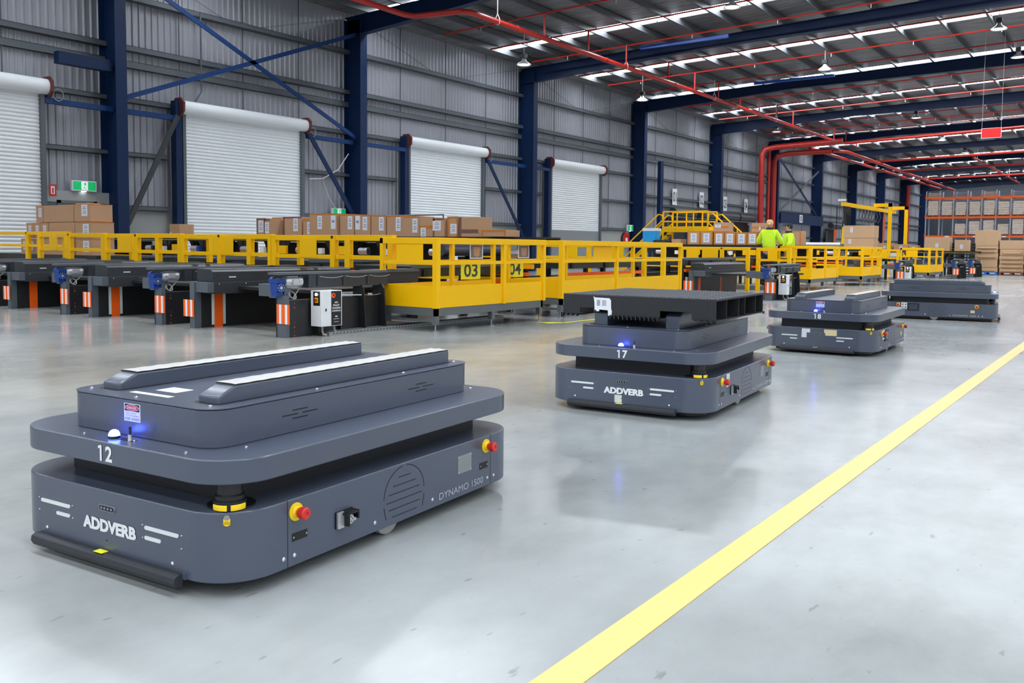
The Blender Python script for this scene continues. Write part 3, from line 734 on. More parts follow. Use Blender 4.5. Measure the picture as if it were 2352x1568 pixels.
# ================================================================== PLATFORMS AND GUARD FENCES
def rail_post(p, x, y, z0, z1, w=.06):
    M().box((x-w/2,y-w/2,z0),(x+w/2,y+w/2,z1)).build('post', yellow, p, .003)
def levelling_leg(p, x, y, zt):
    M().box((x-.035,y-.035,.09),(x+.035,y+.035,zt)).build('leg', greyst, p)
    M().lathe([(0,0),(.045,0),(.045,.01),(.012,.018),(.011,.09),(0,.09)],(x,y,0),14).build('levelling_foot', steel, p, smooth=True)
def make_platform(x0, x1, y0, y1, label, posts_y=(), legs=True, panels=(), plates=(), open_front=False):
    P = thing('service_platform', label, 'platform', ((x0+x1)/2, y0, 0), 0, 'yellow railed service platforms')
    ox, oy = (x0+x1)/2, y0
    def L(x, y, z): return (x-ox, y-oy, z)
    def bx(name, a, b, mt, bev=0): return M().box(L(*a), L(*b)).build(name, mt, P, bev)
    for n_, a, b in (('frame_beam',(x0,y0,.20),(x1,y0+.05,.31)),('frame_beam',(x1-.05,y0,.20),(x1,y1,.31)),('frame_beam',(x0,y1-.05,.20),(x1,y1,.31)),('frame_beam',(x0,y0,.20),(x0+.05,y1,.31))): bx(n_, a, b, greyst)
    bx('deck', (x0,y0,.305),(x1,y1,.318), greyst)
    bx('skirt', (x1-.004,y0,.305),(x1+.006,y1,.585), yellow); bx('skirt', (x0,y0-.006,.305),(x1,y0+.004,.585), yellow)
    bx('skirt', (x0-.004,y0,.305),(x0+.004,y1,.585), yellow)
    for x, ys in ((x1, [y0, y1]+list(posts_y)), (x0, [y0, y1]+list(posts_y))):
        for yy in ys: rail_post(P, x-ox, yy-oy, .30, 1.2, .075 if yy in (y0,) and x == x1 else .06)
    for x in (x0, x1):
        bx('top_rail', (x-.03,y0,1.125),(x+.035,y1+.03,1.205), yellow, .003); bx('middle_rail', (x-.01,y0,.855),(x+.02,y1,.90), yellow, .003)
    bx('top_rail', (x0-.03,y0-.03,1.125),(x1,y0+.03,1.205), yellow, .003); bx('middle_rail', (x0,y0-.02,.855),(x1,y0+.01,.90), yellow, .003)
    for a, b, yy in panels: bx('sheet_panel', (a,yy-.015,.90),(b,yy-.005,1.13), yellow)
    for xa, a, b in plates: bx('sheet_panel', (xa,a,.90),(xa+.01,b,1.13), yellow)
    if legs:
        for yy in [y0+.03, (y0+y1)/2, y1-.04]:
            levelling_leg(P, x1-.04-ox, yy-oy, .2)
        levelling_leg(P, x0+.04-ox, y0+.05-oy, .2); levelling_leg(P, x0+.04-ox, y1-.05-oy, .2)
        bx('low_brace', (x0,y0+.02,.115),(x1,y0+.05,.15), greyst)
    return P, (ox, oy)
P1, _ = make_platform(-8.32, -7.38, 8.58, 11.02, 'yellow railed platform with plates 03 and 04 behind its rails', (10.02,), panels=((-8.06,-7.60,8.58),))
P2, _ = make_platform(-8.45, -7.42, 11.6, 15.85, 'long yellow skirted platform directly behind the black pallet', (13.33,), plates=((-8.46,14.3,15.0),))
P3, _ = make_platform(-8.3, -7.43, 24.0, 26.5, 'yellow platform on grey legs behind robot 18', (25.3,), panels=((-8.1,-7.8,24.0),))
P4, _ = make_platform(-8.3, -7.2, 28.3, 30.6, 'yellow platform on grey legs between robot 18 and the sideways robot', (29.5,), plates=((-8.28,29.0,29.8),))
P5, _ = make_platform(-7.57, -6.6, 35.2, 37.7, 'smallest and farthest yellow platform, above the sideways robot', (36.5,), panels=((-7.4,-7.0,35.2),))
# numbered yellow plates and photos fixed inside the first platform
for t, yc, lb_ in (('03', 10.506, 'left one of the two bright yellow number plates, reading 03'), ('04', 11.84, 'right one of the two bright yellow number plates, reading 04')):
    b = M(); x = -8.358 if t == '03' else -8.492
    b.rect((x,yc,.745),Y,Z,.47,.29,.006,0); b.text(t,(x+.006,yc,.735),Y,Z,.2,.33,1,.02)
    b.build('number_plate', [lemon, mat('dark_grey_figures', (62,66,66), .5)], label=lb_, cat='number plate')
for yc, lb_ in ((10.64,'left photo print of a carton, fully visible between two yellow posts'), (12.09,'right photo print, half hidden by a yellow post above plate 04')):
    b = M(); x = -8.354 if yc < 11 else -8.492
    b.rect((x,yc,1.02),Y,Z,.32,.22,.003,0); b.rect((x+.003,yc,1.02),Y,Z,.28,.19,.001,1)
    b.add([(x+.005,yc-.09,1.09),(x+.005,yc-.06,.96),(x+.005,yc,.935),(x+.005,yc+.07,.96),(x+.005,yc+.09,1.09)],[(0,1,2,3,4)],2)
    b.build('photo_print', [white, mat('photo_grey', (110,112,120), .5), card], label=lb_, cat='photo')
def fence_seg(x0, x1, y, label, zt=1.235, sheets=(), posts=(), zb=.775, ret=True):
    P = thing('guard_fence', label, 'fence', ((x0+x1)/2, y, 0), 0, 'yellow guard fence sections along the conveyors')
    ox = (x0+x1)/2
    for x in [x0+.04, x1-.04]+list(posts): rail_post(P, x-ox, 0, zb, zt, .09)
    M().box((x0-ox,-.02,zt-.075),(x1-ox,.03,zt)).build('top_rail', yellow, P, .003)
    M().box((x0-ox,-.02,zt-.345),(x1-ox,.02,zt-.285)).build('middle_rail', yellow, P, .003)
    for a, b in sheets: M().box((a-ox,-.03,zt-.33),(b-ox,-.022,zt-.04)).build('sheet_panel', yellow, P)
    for x in posts[:1]: M().box((x-ox-.02,-.05,zt-.05),(x-ox+.02,-.044,zt-.01)).build('post_cap', black, P)
    # return rail running back from the left end
    if ret: M().box((x0-ox+.01,.0,zt-.075),(x0-ox+.06,.62,zt)).build('return_rail', yellow, P); rail_post(P, x0-ox+.04, .5, zb, zt-.07, .08)
    return P
FS = [(-10.95,-8.42,(-10.31,-9.95),(-9.6,-9.3)), (-13.30,-10.95,(-12.45,-11.9),(-12.25,-11.5)), (-15.70,-13.30,(-15.25,-14.8),(-14.65,-14.0)), (-18.15,-15.70,(-17.7,-17.4),(-16.95,))]
nm = ['first yellow fence section left of the plate 03 platform', 'second yellow fence section left of the plate 03 platform', 'third yellow fence section, in front of the wide blue column', 'yellow fence section in front of the stacked cartons at left']
for (a, b, s0, ps), n_ in zip(FS, nm): fence_seg(a, b, 8.9, n_, 1.24+.012*(-(b+8.4)/2.5), (s0,), ps)
fence_seg(-22.6, -18.9, 9.9, 'yellow fence section at the far left edge of the hall', 1.33, (), (-20.7,), 0, False)
fence_seg(-10.4, -8.45, 22.2, 'yellow fence section left of the people in hi-vis shirts', 1.14, ((-10.2,-9.85),(-9.75,-9.3)), (-9.2,), 0, False)
fence_seg(-8.4, -7.5, 22.6, 'short yellow fence section in front of the people', 1.13, ((-8.1,-7.85),), (), 0, False)
fence_seg(-8.6, -7.3, 33.65, 'yellow fence section above the rear end of the sideways robot', 1.14, ((-8.3,-7.7),), (-8.0,), 0, False)
fence_seg(-11.8, -8.5, 17.4, 'yellow fence section behind the long skirted platform', 1.18, ((-11.2,-10.7),(-9.9,-9.5)), (-10.4,-9.0), 0, False)

# ================================================================== SORTER CONVEYORS (behind the fences)
def belt_line(x0, x1, y, zt, label, w=.75, under=True, seedv=1):
    rnd = random.Random(seedv)
    T = thing('belt_conveyor', label, 'conveyor', ((x0+x1)/2, y, 0), 0, 'belt conveyors carrying cartons')
    h = (x1-x0)/2
    M().box((-h,-w/2+.03,zt-.03),(h,w/2-.03,zt)).build('belt', beltM, T)
    for s_ in (-1, 1):
        M().box((-h,s_*w/2-.02,zt-.11),(h,s_*w/2+.02,zt-.005)).build('side_frame', black, T)
        M().box((-h,s_*w/2-.023,zt-.085),(h,s_*w/2-.02,zt-.075)).build('yellow_line', ylw2, T)
    if under:
        x = -h+.3
        while x < h-1.2: M().box((x,w/2+.05,.25),(x+1.15,w/2+.08,zt-.12)).build('dark_backing', nearblack, T); x += 1.45  # added black sheets that keep the background under the belt dark
    k = 0; x = -h+.5
    while x < h-.2:
        lg = M()
        for s_ in (-1, 1):
            lg.box((x-.04,s_*w/2-.03,0),(x+.04,s_*w/2+.03,zt-.1)); lg.prism([(x-.18,zt-.1),(x+.18,zt-.1),(x+.05,zt-.3),(x-.05,zt-.3)], s_*w/2-.015, s_*w/2+.015, 'y')
        lg.box((x-.03,-w/2,.35),(x+.03,w/2,.41)); lg.build('leg_frame', nearblack, T); x += 1.45
    if under:
        M().box((-h,-w/2-.14,.72),(h,-w/2-.06,.80)).build('lower_rail', yellow, T); M().box((-h,-w/2-.30,.60),(h,-w/2-.2,.66)).build('orange_roller_beam', orange, T)
        M().box((-h,-w/2-.3,.5),(h,-w/2-.22,.57)).build('lower_rail', yellow, T)
        x = -h+.9; i = 0
        while x < h-.3:
            i += 1
            if i % 3 == 0: M().bc((x,-w/2-.1,.99),(.42,.06,.17)).build('guard_sheet', yellow, T)
            elif i % 3 == 1:
                M().cyl((x-.12,-w/2-.05,.98),(x+.12,-w/2-.05,.98),.07,n=16).build('drive_motor', alu, T, smooth=True); M().bc((x+.18,-w/2-.05,.98),(.1,.12,.12)).build('gearbox', blueM if i % 2 else black, T)
            else: M().bc((x,-w/2-.06,.97),(.12,.08,.12)).build('junction_box', white, T); 
            x += .62
    return T
belt_line(-22.9, -8.6, 13.0, 1.27, 'long black belt conveyor carrying the row of cartons behind the near fence')
belt_line(-14.2, -8.1, 27.25, 1.23, 'black belt conveyor carrying the large white-labelled cartons', seedv=3)
belt_line(-12.6, -8.0, 34.6, 1.12, 'dark conveyor under the two big stacked cartons', under=True, seedv=4)
belt_line(-12.5, -6.2, 44.0, 1.1, 'distant conveyor loaded with small brown cartons', under=False, seedv=5)
# roller drum conveyor section on the near line (light drum)
rt = thing('drum_roller', 'glossy dark drum roller seen above plate 04', 'roller', (-8.95,11.2,.80))
M().cyl((0,-.7,.24),(0,.9,.24),.1,n=20).build('drum', mat('dark_drum',(70,78,98),.25,.4), rt, smooth=True)
for a in (-.6,.8): M().box((-.1,a-.03,0),(.1,a+.03,.16)).build('cradle', black, rt)
rt = thing('drum_roller', 'long silver roller behind the people, right of the cartons', 'roller', (-10.7,34.6,1.12))
M().cyl((-1.7,0,.17),(1.1,0,.17),.09,n=20).build('drum', alu, rt, smooth=True)
for a in (-1.6,1.0): M().box((a-.04,-.1,0),(a+.04,.1,.1)).build('cradle', black, rt)
# transverse units that feed the platforms
def feeder(x0, x1, y0, y1, zt, label):
    T = thing('feed_conveyor', label, 'conveyor', ((x0+x1)/2,(y0+y1)/2,0), 0, 'low dark feed conveyors inside the fences')
    a, b = (x1-x0)/2, (y1-y0)/2
    M().box((-a,-b,zt-.16),(a,b,zt)).build('bed', charcoal, T, .005)
    M().box((a,-b,zt-.03),(a+.02,b,zt+.02)).build('bed_lip', charlit, T)
    M().box((a,-b,zt-.30),(a+.04,b,zt-.235)).build('orange_beam', orange, T)
    M().box((-a,-b,zt-.42),(a,b,zt-.34)).build('lower_frame', nearblack, T)
    for sx in (-1, 1):
        for sy in (-1, 0, 1): M().box((sx*(a-.05)-.04,sy*(b-.06)-.04,0),(sx*(a-.05)+.04,sy*(b-.06)+.04,zt-.16)).build('leg', nearblack, T)
    for k in range(3): M().box((a+.01,-b+.3+k*(2*b-.6)/2-.05,zt-.16),(a+.03,-b+.3+k*(2*b-.6)/2+.05,zt-.05)).build('bracket', black, T)
    return T
feeder(-9.9,-8.75,9.6,12.2,.80,'dark feed conveyor with orange beam inside the plate 03 platform')
feeder(-10.2,-8.8,13.8,16.9,.86,'dark feed conveyor with orange beam behind the long skirted platform')
feeder(-9.9,-8.7,18.8,21.9,.86,'dark feed conveyor left of the people')
feeder(-10.2,-9.3,24.6,26.5,.86,'dark feed conveyor behind the rails of the robot 18 platform')
feeder(-9.2,-8.1,35.4,38.4,.84,'dark feed conveyor beyond the farthest platform')
for k in range(3):
    feeder(-12.3-2.45*k,-11.0-2.45*k,9.65,12.2,.84,'dark feed conveyor behind yellow fence section number %s from the right' % ('one','two','three')[k])

# ================================================================== CARTONS
def cartonS(s_, cx, cy, z0, w, d, h, *a, **k):
    return carton(cx*s_, cy*s_, 1.1+(z0-1.1)*s_, w*s_, d*s_, h*s_, *a, **k)
def carton(cx, cy, z0, w, d, h, label, lab=None, tape='top', group='cartons on the belts', rz=0, m_=None, name='cardboard_box'):
    m_ = m_ or card
    B = thing(name, label, 'box', (cx, cy, z0), rz, group)
    b = M(); b.box((-w/2,-d/2,0),(w/2,d/2,h),0); b.build('carton', m_, B, .004)
    if tape == 'top':
        t = M(); t.box((-w/2-.001,-.035,h),(w/2+.001,.035,h+.0015)); t.box((-w/2-.002,-d/2-.002,h-.02),(w/2+.002,d/2+.002,h+.002)); t.build('tape', tapeM, B)
    elif tape == 'cross':
        t = M(); t.rect((0,-d/2,h*.28),X,Z,w,.07,.0015); t.build('tape', tapeD, B); t = M(); t.rect((-w/2+.03,-d/2,h/2),X,Z,.06,h,.0012); t.build('tape', tapeD, B)
    elif tape == 'edges':
        t = M()
        for sx in (-1, 1): t.rect((sx*(w/2-.02),-d/2,h/2),X,Z,.045,h,.0015)
        t.rect((0,-d/2,h-.015),X,Z,w,.035,.0014); t.build('tape', tapeM, B)
    elif tape == 'dark':
        t = M(); t.rect((-w/2+.02,-d/2,h/2),X,Z,.04,h,.0015); t.rect((0,-d/2,h-.012),X,Z,w,.03,.0015); t.build('tape', tapeD, B)
    elif tape == 'mid':
        t = M(); t.rect((0,-d/2,h*.5),X,Z,w,.06,.0015); t.build('tape', tapeM, B)
    if lab:
        fx, fz, lw, lh = lab; l = M(); xx, zz = (fx-.5)*w, fz*h
        l.rect((xx,-d/2-.001,zz),X,Z,lw,lh,.0015,0)
        for k in range(4):
            l.rect((xx,-d/2-.0025,zz+lh*(.3-.16*k-(.06 if k > 1 else 0))),X,Z,lw*(.6 if k % 2 else .5),lh*.07,.0004,1)
        l.build('shipping_label', [paper, inkG], B)
    return B
zb = 1.27
rows = [ # px-derived spans in metres along the belt (x0,x1,y,h,label pos,tape,desc)
 (-16.31,-15.96,13.0,.40,(.45,.55,.17,.26),'dark','leftmost small carton of the row behind the fence'),
 (-15.93,-15.50,13.13,.42,(.5,.5,.1,.26),'top','second carton of the row, partly hidden by a smaller one'),
 (-15.66,-15.44,12.68,.36,(.5,.5,.13,.24),'dark','small narrow carton standing in front of the second carton'),
 (-15.40,-14.80,13.0,.42,(.68,.6,.15,.28),'dark','wide carton with dark tape along its top edge'),
 (-14.76,-14.50,13.0,.36,(.75,.5,.12,.26),'top','low carton tucked between two wider ones'),
 (-14.50,-13.66,12.95,.475,(.38,.62,.14,.28),'top','widest carton of the row with two white labels'),
 (-13.63,-13.21,13.0,.455,(.72,.62,.13,.27),'top','carton right of the widest one in the row'),
 (-13.19,-12.75,13.0,.44,(.66,.6,.13,.27),'top','carton above the fence just left of the platform'),
 (-12.73,-12.32,13.0,.425,(.7,.6,.13,.27),'top','carton directly above the left corner of the plate 03 platform'),
 (-12.30,-11.84,13.0,.41,(.68,.6,.13,.27),'top','carton behind the yellow sheet of the plate 03 platform'),
 (-11.82,-11.38,12.95,.39,(.72,.55,.13,.27),'top','carton above the plate 03 platform with orange tape rim'),
 (-11.34,-10.98,12.9,.36,(.25,.2,.13,.2),'mid','carton with crumpled tape and a low label'),
 (-10.97,-10.68,12.85,.34,(.35,.6,.2,.18),'dark','carton with a square label and dark left edge'),
 (-10.66,-10.40,12.9,.37,(.6,.4,.15,.18),'edges','carton with wide orange tape down its left edge'),
 (-10.38,-9.92,12.9,.36,None,'cross','carton crossed by dark brown tape at the row end'),
 (-9.62,-9.08,12.6,.115,None,'edges','low flat carton alone on the right end of the belt'),
]
for a, b, yy, h, lb_, tp, ds in rows:
    B = carton((a+b)/2, yy, zb, b-a-.01, .42, h, ds, lb_, tp, 'cartons in the row behind the near fence')
    if 'widest' in ds: 
        l = M(); l.rect((.31,-.2115,h*.62),X,Z,.14,.28,.0015,0); l.rect((.31,-.2130,h*.66),X,Z,.08,.05,.0004,1); l.build('shipping_label', [paper, inkG], B)
# stack at far left
lft = thing('belt_conveyor', 'low dark conveyor bed under the stacked cartons at left', 'conveyor', (-20.0,10.5,0))
M().box((-2.9,-.45,.68),(1.9,.45,.82)).build('bed', beltM, lft)
for a in (-2.6,-1,.6,1.7): M().box((a,-.4,0),(a+.08,.4,.68)).build('leg', nearblack, lft)
zc = .82; hh = .355
def st(xa, xb, z, h, ds, lb_, tp='top', m_=None): carton((xa+xb)/2, 10.3, z, xb-xa-.01, .5, h, ds, lb_, tp, 'cartons in the stack at left', m_=m_)
for r_, z in (('bottom', zc), ('middle', zc+.36)):
    off = 0 if r_ == 'bottom' else .27
    for k, w_ in enumerate(('left end', 'second from left', 'third from left')):
        pass
        st(-21.35+off+.335*k, -21.02+off+.335*k, z, .35, 'narrow carton on its end, %s of the %s layer in the left stack' % (w_, r_), (.5,.55,.13,.2))
    st(-20.32+(.0 if r_ == 'bottom' else .26), -18.95, z, .35, 'wide plain carton in the %s layer of the left stack' % r_, None, None)
    st(-18.94, -18.25, z, .35, 'labelled carton at the right of the %s layer, left stack' % r_, (.65,.55,.24,.24))
st(-20.62, -20.3, zc+.72, .37, 'narrow carton at the left of the top layer, left stack', (.6,.6,.13,.2))
st(-20.28, -18.98, zc+.72, .37, 'wide plain carton in the top layer of the left stack', None, None)
st(-18.96, -18.3, zc+.72, .37, 'labelled carton at the right of the top layer, left stack', (.65,.65,.24,.24))
carton(-19.4, 10.6, zc+1.09, .5, .3, .06, 'thin carton edge lying on top of the left stack', None, None, 'cartons in the stack at left')
carton(-19.6, 13.1, 1.27, .42, .4, .30, 'single carton standing between the wide blue column and the roller door', (.12,.28,.07,.05), None)
# cartons on the second belt
bz = 1.2203
for k, (a, b, h, tp, ds) in enumerate([(-11.47,-11.06,.40,'edges','left end of the white-papered cartons on the second belt'),(-11.05,-10.66,.40,'edges','second white-papered carton from the left'),
      (-10.62,-10.30,.37,'edges','third white-papered carton from the left'),(-10.29,-9.95,.37,'edges','fourth white-papered carton from the left'),(-9.93,-9.60,.36,'edges','fifth white-papered carton, left of the blonde worker'),(-9.59,-9.28,.36,'edges','sixth white-papered carton, beside the blonde worker'),(-9.27,-8.98,.36,'edges','white-papered carton half hidden behind the blonde worker'),
      (-8.56,-8.02,.40,'edges','tall carton with orange corner tape right of the two workers')]):
    cartonS(1.081, (a+b)/2, 25.2, bz, b-a-.01, .45, h, ds, ((.5,.5,.21,.29) if k < 7 else (.12,.45,.14,.3)), tp, 'white-papered cartons on the second belt')
cartonS(1.081, -10.42, 25.2, bz+.38, .46, .4, .28, 'carton standing on top of the white-papered row', (.3,.6,.2,.1), 'mid', 'white-papered cartons on the second belt')
cartonS(1.081, -9.28, 25.2, bz+.37, .4, .35, .26, 'carton on the white-papered row next to the blonde head', (.6,.4,.05,.1), 'mid', 'white-papered cartons on the second belt')
cartonS(1.081, -8.80, 25.2, bz, .42, .35, .34, 'carton held in front of the dark-capped worker', None, 'mid', 'white-papered cartons on the second belt')
cartonS(1.081, -11.85, 25.2, bz, .3, .4, .16, 'low carton at the left end of the second belt', None, None, 'white-papered cartons on the second belt')
cartonS(1.138, -7.79, 30.4, 1.118, .92, .6, .38, 'lower of the two big stacked cartons under the yellow gantry', (.2,.7,.09,.16), None, 'big stacked cartons', m_=card2)
cartonS(1.138, -7.80, 30.4, 1.498, .96, .62, .40, 'upper of the two big stacked cartons under the yellow gantry', (.27,.65,.09,.18), None, 'big stacked cartons', m_=card2)
far = [(-9.55,.50,.34),(-9.0,.48,.36),(-8.45,.5,.28),(-7.85,.5,.24),(-7.4,.3,.2)]
for k, (xx, w_, h) in enumerate(far):
    cartonS(1.2, xx, 36.65, 1.10, w_, .45, h, '%s small distant carton right of the big stacked pair' % ('first','second','third','fourth','fifth')[k], (.5,.45,.12,.12), None, 'distant cartons on the conveyor')
for k, (xx, w_, h) in enumerate([(-7.9,1.05,.62),(-6.9,.55,.50)]):
    carton(xx+.0, 44.0, 1.1, w_, .6, h, '%s carton in front of the orange racking, beside the cardboard stacks' % ('large labelled','smaller plain')[k], (.5,.4,.12,.18), None, 'distant cartons on the conveyor', m_=card2)

# ================================================================== HALL SERVICES
def pipe(name, pts, r, label, mt=pipeR, cat='pipe', n=12, group=None, col=None):
    o = M().tube(pts, r, n).build(name, mt, smooth=True, label=label, cat=cat, group=group)
    return o
def coupl(parent, pts, r, d):
    for p, q in pts:
        p, q = Vector(p), Vector(q); dd = (q-p).normalized()
        M().cyl(p-dd*.04, p+dd*.04, r, n=14).build('coupling', d, parent, smooth=True)
mp = pipe('sprinkler_main', [(-19.3,10,8.3),(-19.3,20.9,8.3),(-19.15,21.2,8.3),(-17.6,21.55,8.3),(-17.42,21.8,8.3),(-17.42,61.0,8.3)], .088, 'long bright red sprinkler main running under the roof from the top edge')
coupl(mp, [((-17.42,y_,8.3),(-17.42,y_+1,8.3)) for y_ in (24.3,30.2,36.2,42.5,48.5,54.8)], .105, pipeR)
for y_ in (23.2, 31.8, 40.6, 49.2):
    M().tube([(-17.42,y_,9.2),(-17.42,y_,8.55),(-17.5,y_,8.4),(-17.5,y_,8.25),(-17.42,y_,8.2),(-17.34,y_,8.25),(-17.34,y_,8.4),(-17.42,y_,8.55)],.012,6).build('hanger', white, mp)
# sprinkler branch lines across the hall
for k in range(15):
    yb = 25.9+2.95*k if k < 3 else 35.6+2.75*(k-3)
    o = pipe('sprinkler_branch', [(-22.0,yb,9.02),(12,yb,10.0)], .032, 'thin red sprinkler branch pipes under the purlins', pipeR, 'pipe', 8, 'sprinkler branch pipes')
    M().cyl((-17.42,yb,8.38),(-17.42,yb,9.14),.036,n=8).build('drop_pipe', pipeR, o, smooth=True)
    for xs in (-20.2,-14.6,-11.3,-8.1,-5.0): M().lathe([(0,-.16),(.02,-.15),(.012,-.1),(.012,0)],(xs,yb,9.02+.029*(xs+22)),8).build('sprinkler_head', alu, o)
pipe('cross_main', [(-17.0,61.35,8.2),(-6,58.8,8.25),(12,54.5,8.3)], .1, 'red pipe crossing the hall behind the hanging red board')
pipe('riser_pipe', [(-22.4,60.7,0),(-22.4,60.7,7.7),(-22.3,60.9,8.05),(-21.6,61.2,8.2),(-17.2,61.6,8.4)], .2, 'thick left red riser pipe climbing the corrugated wall', group=None)
pipe('riser_pipe', [(-22.3,61.9,0),(-22.3,61.9,8.1)], .1, 'thinner middle red riser pipe between the two thick ones')
pipe('riser_pipe', [(-22.4,63.2,0),(-22.4,63.2,7.4),(-22.2,63.3,7.8),(-21.5,63.5,7.95),(-18.5,63.8,8.0)], .19, 'thick right red riser pipe with its elbow at the blue column')
pipe('sprinkler_main', [(-18.5,63.8,8.0),(-17.8,65,8.0),(-18.6,112,8.0)], .12, 'lower distant red main pipe running towards the racking')
pipe('sprinkler_main', [(-20.3,64.5,8.35),(-20.3,90,8.35),(-20.5,114,8.35)], .11, 'upper left distant red main pipe close to the wall')
dmp = pipe('sprinkler_main', [(-12.0,79.5,8.6),(-12.2,112,8.6)], .1, 'distant red main pipe above the orange racking')
for y_ in (82,92,102): M().cyl((-12.05,y_,8.6),(-12.05,y_,9.62),.015,n=6).build('hanger', white, dmp)
for k, (a, b) in enumerate(((76.5,73.8),(86.5,83.5),(97,95))):
    pipe('cross_main', [(-19.6,a,8.3),(12,b-5,8.3)], .09, '%s distant red cross pipe under the far roof beams' % ('nearest','middle','farthest')[k])
pipe('riser_pipe', [(-22.3,106,0),(-22.3,106,8.3)], .2, 'far red riser pipe beside the last blue columns')
# high bay lamps
def lamp(x, y, z, label, cable=.8, grp='high bay lamps under the roof'):
    T = thing('high_bay_lamp', label, 'lamp', (x, y, z), 0, grp)
    M().lathe([(.04,.22),(.07,.2),(.1,.12),(.27,.0),(.275,-.02),(.26,-.02),(.09,.1),(0,.12)], n=20).build('shade', shadeM, T, smooth=True)
    M().lathe([(0,.02),(.2,.02),(.2,-.01),(0,-.035)], n=20).build('bulb', lampM, T, smooth=True)
    M().bc((0,0,.30),(.2,.2,.16)).build('ballast_box', charcoal, T, .01)
    M().cyl((0,0,.38),(0,0,.38+cable),.012,n=6).build('hanging_cable', wireM, T)
LP = [(-19.4,37.0,8.0,'high bay lamp hanging just left of the red main, near the fourth column'),(-11.5,38.2,8.75,'high bay lamp hanging clear below the roof right of the centre'),(-4.8,36.1,9.1,'high bay lamp near the top right corner'),(-4.8,41.7,9.1,'high bay lamp at the right edge of the picture'),
      (-11.5,46.7,8.9,'high bay lamp in the bright strip left of the hanging board'),(-11.5,55.9,8.9,'small high bay lamp above the blue cross beam'),(-19.6,55.5,8.6,'high bay lamp above the thick red risers'),(-11.4,27.8,9.0,'high bay lamp cut near the top edge'),
      (-20.2,83.1,8.5,'distant glowing lamp left of the racking'),(-12.1,67.2,8.8,'glowing lamp just below the long red cross pipe'),(-12.1,76.5,8.8,'glowing lamp left of the red board, in the dark far bays'),(-20.2,92,8.5,'second distant glowing lamp near the wall'),(-20.2,100,8.5,'farthest glowing lamp near the wall'),(-19.4,27.5,8.0,'dark high bay lamp among the purlins left of the red main')]
for a, b, c, l_ in LP: lamp(a, b, c-.1, l_, max(.1, roofz(a)-c-.28))
# hanging red board
hb = thing('hanging_board', 'red board hanging on two thin wires at upper right', 'sign', (-5.42,40,5.6))
M().box((-.36,-.01,0),(.36,.01,.40)).build('frame', white, hb); M().box((-.34,-.013,.02),(.34,.013,.385)).build('panel', mat('bright_red_board', (245,40,42), .5), hb)
for a in (-.34,.34): M().cyl((a,0,.4),(a,0,4.2),.006,n=5).build('wire', wireM, hb)
# wall signs
def exit_sign(y, z, w, h, label, rz=0, big=True):
    T = thing('exit_sign', label, 'sign', (-23.25, y, z), 0)
    M().box((-.05,-w/2,-h/2),(.05,w/2,h/2)).build('housing', white, T)
    p = M(); p.rect((.051,0,0),Y,Z,w*.94,h*.84,.002,0); p.rect((.054,0,0),Y,Z,w*.27,h*.84,.002,1)
    p.disc((.057,.02*w,h*.2),Y,Z,.028*h/.25,.028*h/.25,.001,10,2)
    p.beam((.057,0,h*.12),(.057,-.02,-.02*h),.002,.05*h/.25,2,up=(1,0,0)); p.beam((.057,-.02,-.02),(.057,.04*w,-.3*h),.002,.03,2,up=(1,0,0)); p.beam((.057,-.02,-.02),(.057,-.07*w,-.3*h),.002,.03,2,up=(1,0,0))
    p.build('sign_face', [greenM, exitW, greenM], T)
    M().rect((.0,0,-h/2-.012),Y,X,.12,.05,.004).build('spot_lens', ledW, T)
exit_sign(12.6,2.60,.66,.27,'green exit sign above the brown door at left')
exit_sign(21.75,2.25,.6,.26,'green exit sign peeking over the carton row by the second column')
exit_sign(43.2,2.18,.6,.34,'small green exit sign beside the last roller door')
fs = thing('fire_sign', 'small red and white fire extinguisher sign left of the exit sign', 'sign', (-23.3,11.8,2.45))
M().rect((0,0,0),Y,Z,.19,.3,.006).build('plate', redM, fs); M().rect((.006,0,.0),Y,Z,.1,.2,.002).build('pictogram', white, fs); M().rect((.008,0,-.01),Y,Z,.04,.14,.002).build('pictogram_mark', redM, fs)
dr_ = struct('door_5'); dr_['label'] = 'brown personnel door'
M().box((-23.31,12.0,0),(-23.29,12.88,2.12)).build('leaf', doorB, dr_); M().box((-23.32,11.9,0),(-23.27,12.0,2.2)).build('jamb', greyst, dr_); M().box((-23.32,12.88,0),(-23.27,12.98,2.2)).build('jamb', greyst, dr_); M().box((-23.32,11.9,2.12),(-23.27,12.98,2.2)).build('head', greyst, dr_)
M().box((-23.43,12.98,0),(-23.30,13.38,2.45)).build('trim_2', concW, kind='structure'); M().box((-23.45,11.5,0),(-23.305,13.38,2.45)).build('trim_3', concW, kind='structure')
M().box((-22.98,11.75,6.0-.35),(-22.75,13.2,6.0-.05)).build('wall_bracket_beam', navy, label='short dark blue bracket beam sticking out left of the first wide column', cat='beam')
M().box((-23.36,13.05,1.9),(-23.34,13.12,2.0)).build('light_switch', white, label='small white switch beside the brown door', cat='switch')
for t, y_, z_ in (('01',48.81,4.16),('02',52.71,4.17),('03',56.52,4.09),('04',60.26,4.11)):
    s_ = M(); s_.rect((-23.302,y_,z_),Y,Z,.62,.95,.01,0); s_.text(t,(-23.292,y_,z_),Y,Z,.6,.46,1,.02); s_.build('dock_number_sign', [white, inkM], label='white dock number sign reading %s, %s along the wall' % (t, {'01':'leftmost','02':'second','03':'third, half behind a blue column','04':'fourth'}[t]), cat='sign')
M().box((-22.6,65.1,3.05),(-22.45,75.5,3.85)).build('blue_lintel', navy, label='deep dark blue lintel beam carrying dock number 05', cat='beam')
